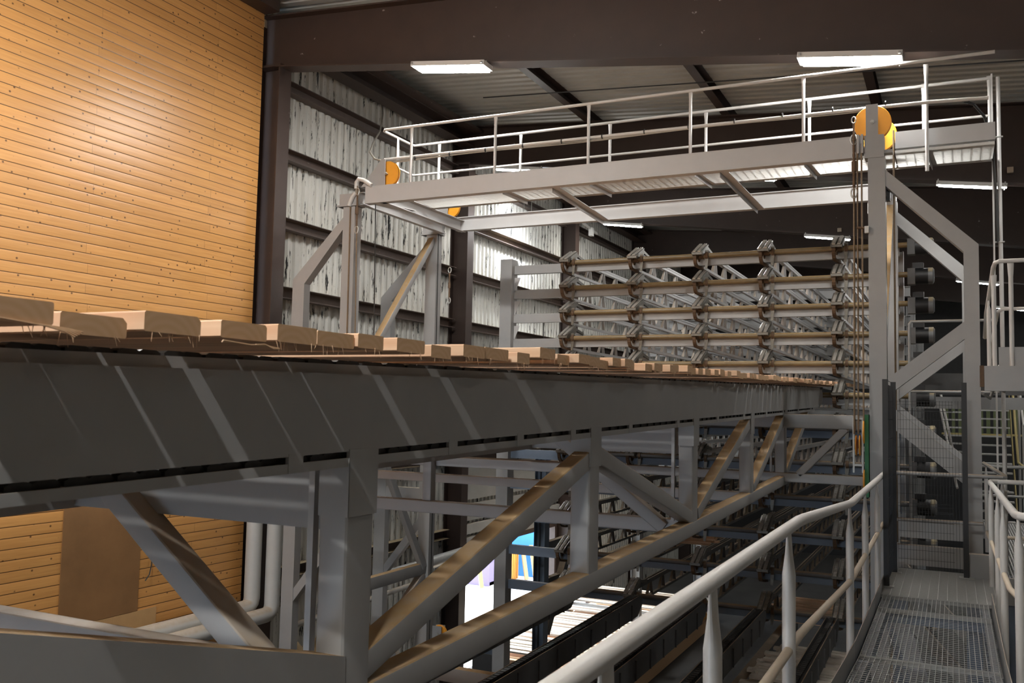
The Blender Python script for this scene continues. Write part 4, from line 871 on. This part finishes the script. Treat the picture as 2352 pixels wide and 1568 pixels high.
tag(MB().tube([(-9.6, 12.0, -3.60), (-9.6, 18, -3.5)], .05, 10).build('low_pipe', PIPE), 'thin dusty pipe low along the corrugated wall', 'pipe')
tag(MB().tube([(-9.9, 15.0, -3.35), (-9.9, 18.1, -3.30)], .13, 14).build('metal_duct', GALV), 'shiny metal duct low on the wall between the gantry braces', 'duct')
tag(MB().tube([(-10.43, 14.85, 6.0), (-10.38, 15.1, 6.12), (-10.49, 15.30, 6.18), (-10.26, 15.00, 5.78), (-9.76, 14.20, 5.16), (-9.28, 13.30, 4.63), (-8.86, 12.60, 4.23), (-8.34, 12.00, 3.91), (-7.84, 11.56, 3.70)], .016, 8).build('supply_cable', CABLEG), 'thin cable looping from the corrugated wall to the overhead walkway', 'cable')
m = MB()
for k in range(90):
    x, y = random.uniform(-9.9, -9.0), random.uniform(12.2, 14.2); r = random.uniform(.08, .22)
    m.cyl((x, y, FL), (x, y, FL + .3 + random.uniform(0, .3)), r, 7, .02)
tag(m.build('sawdust_heap', SAWD), 'yellowish sawdust heap on the floor behind the pipes', 'sawdust', kind='stuff')
tag(MB().box((-10.0, 11.9, -4.25), (-9.3, 14.3, -4.15)).build('sawdust_shelf', DARKS), 'dark shelf low behind the gantry foot', 'shelf')
m = MB()
for k in range(60):
    x, y = random.uniform(-9.95, -9.35), random.uniform(12.0, 14.2); r = random.uniform(.06, .16)
    m.cyl((x, y, -4.15), (x, y, -4.1 + random.uniform(.02, .16)), r, 7, .01)
tag(m.build('sawdust_pile', SAWD), 'crumbly pale sawdust on the low shelf by the wall', 'sawdust', kind='stuff')
# second column lamp bracket on the far wall
t = thing('wall_light_bracket', 'white tube fitting on the third brown column', 'lamp bracket', (-9.9, 25.2, 5.4))
MB().beam((-9.9, 24.9, 5.50), (-9.9, 26.3, 5.36), .06, .05).build('rail', RAIL, t); MB().box((-9.95, 25.7, 5.20), (-9.83, 25.85, 5.45)).build('box', WHITE, t)
for k, (x, y, z) in enumerate(((-4.25, FR[1] - .18, 4.95), (-2.62, FR[2] - .2, 4.72), (.95, FR[1] - .2, 4.35))):
    tag(MB().box((x - .05, y, z - .05), (x + .05, y + .06, z + .05)).build('junction_box', RAILB), 'small square junction box on a dark rafter, %s' % ('above the overhead walkway', 'above the right sprockets', 'beside the tall pole')[k], 'box')
m = MB().tube([(-8.2, 15.4, 5.98), (0, 15.4, 5.42), (8, 15.4, 4.85)], .012, 6).build('roof_cable', CABLE); tag(m, 'thin dark cable with hooks strung under the roof sheets', 'cable')

# ------------------------------------------------------------------ outside the doorway
struct(MB().box((-60, 0, FL - .25), (-10.9, 70, FL - .02)).build('floor', GROUND)).name = 'floor_outside'
def crate(name, x, y, w, d, h, mt, label, cat):
    t = thing(name, label, cat, (x, y, FL)); z = FL - .02
    MB().box((x - w / 2, y - d / 2, z), (x + w / 2, y + d / 2, z + .12)).box((x - w / 2, y - d / 2, z), (x - w / 2 + .06, y + d / 2, z + h)).box((x + w / 2 - .06, y - d / 2, z), (x + w / 2, y + d / 2, z + h)).box((x - w / 2, y - d / 2, z), (x + w / 2, y - d / 2 + .06, z + h)).box((x - w / 2, y + d / 2 - .06, z), (x + w / 2, y + d / 2, z + h)).build('body', mt, t)
    m = MB()
    for k in range(4): m.box((x - w / 2 - .03, y - d / 2 - .03 + k * d / 3.06, z), (x + w / 2 + .03, y - d / 2 + .05 + k * d / 3.06, z + h))
    m.box((x - w / 2 - .04, y - d / 2 - .04, z + h - .08), (x + w / 2 + .04, y + d / 2 + .04, z + h)); m.build('rim_and_ribs', mt, t)
crate('skip_container', -14.9, 33.6, 1.9, 2.6, 1.75, CBLUE, 'bright blue skip container outside the doorway', 'container')
crate('waste_bin', -15.8, 30.6, 1.2, 1.6, .95, CPURP, 'dull violet bin outside the doorway at the left', 'bin')
crate('orange_crate', -15.2, 31.5, .45, .5, 1.15, CORAN, 'orange crate between the violet bin and the blue container', 'crate')
for k, (x, y) in enumerate(((-14.5, 31.6), (-14.3, 31.95), (-15.2, 29.3))): tag(MB().beam((x, y, FL), (x - .3, y + .2, FL + 1.2), .15, .06).build('leaning_plank', YELL if k == 2 else PLYL), 'plank leaning outside the doorway, %s' % ('nearest the orange crate', 'against the blue container', 'at the violet bin')[k], 'plank')
tag(MB().box((-60, 69, FL), (-10.9, 69.5, 1.5)).build('yard_hall', BAND), 'pale hall across the bright yard', 'building')
t = thing('machine_hood', 'small dark machine with ribbed hood in the doorway corner', 'machine', (-9.6, 18.95, FL))
MB().box((-9.9, 18.7, FL), (-9.3, 19.3, FL + .9)).build('body', DARKS, t)
m = MB()
for k in range(8): m.box((-9.95, 18.72 + k * .07, FL + .9), (-9.3, 18.76 + k * .07, FL + 1.15))
m.build('ribbed_hood', BLUES, t)
tag(MB().cyl((-4.42, 14.46, -4.0), (-4.42, 17.95, -4.0), .07, 14).build('yellow_pipe', ORANGE), 'blurred-looking yellow pipe low between the outfeed arms', 'pipe')
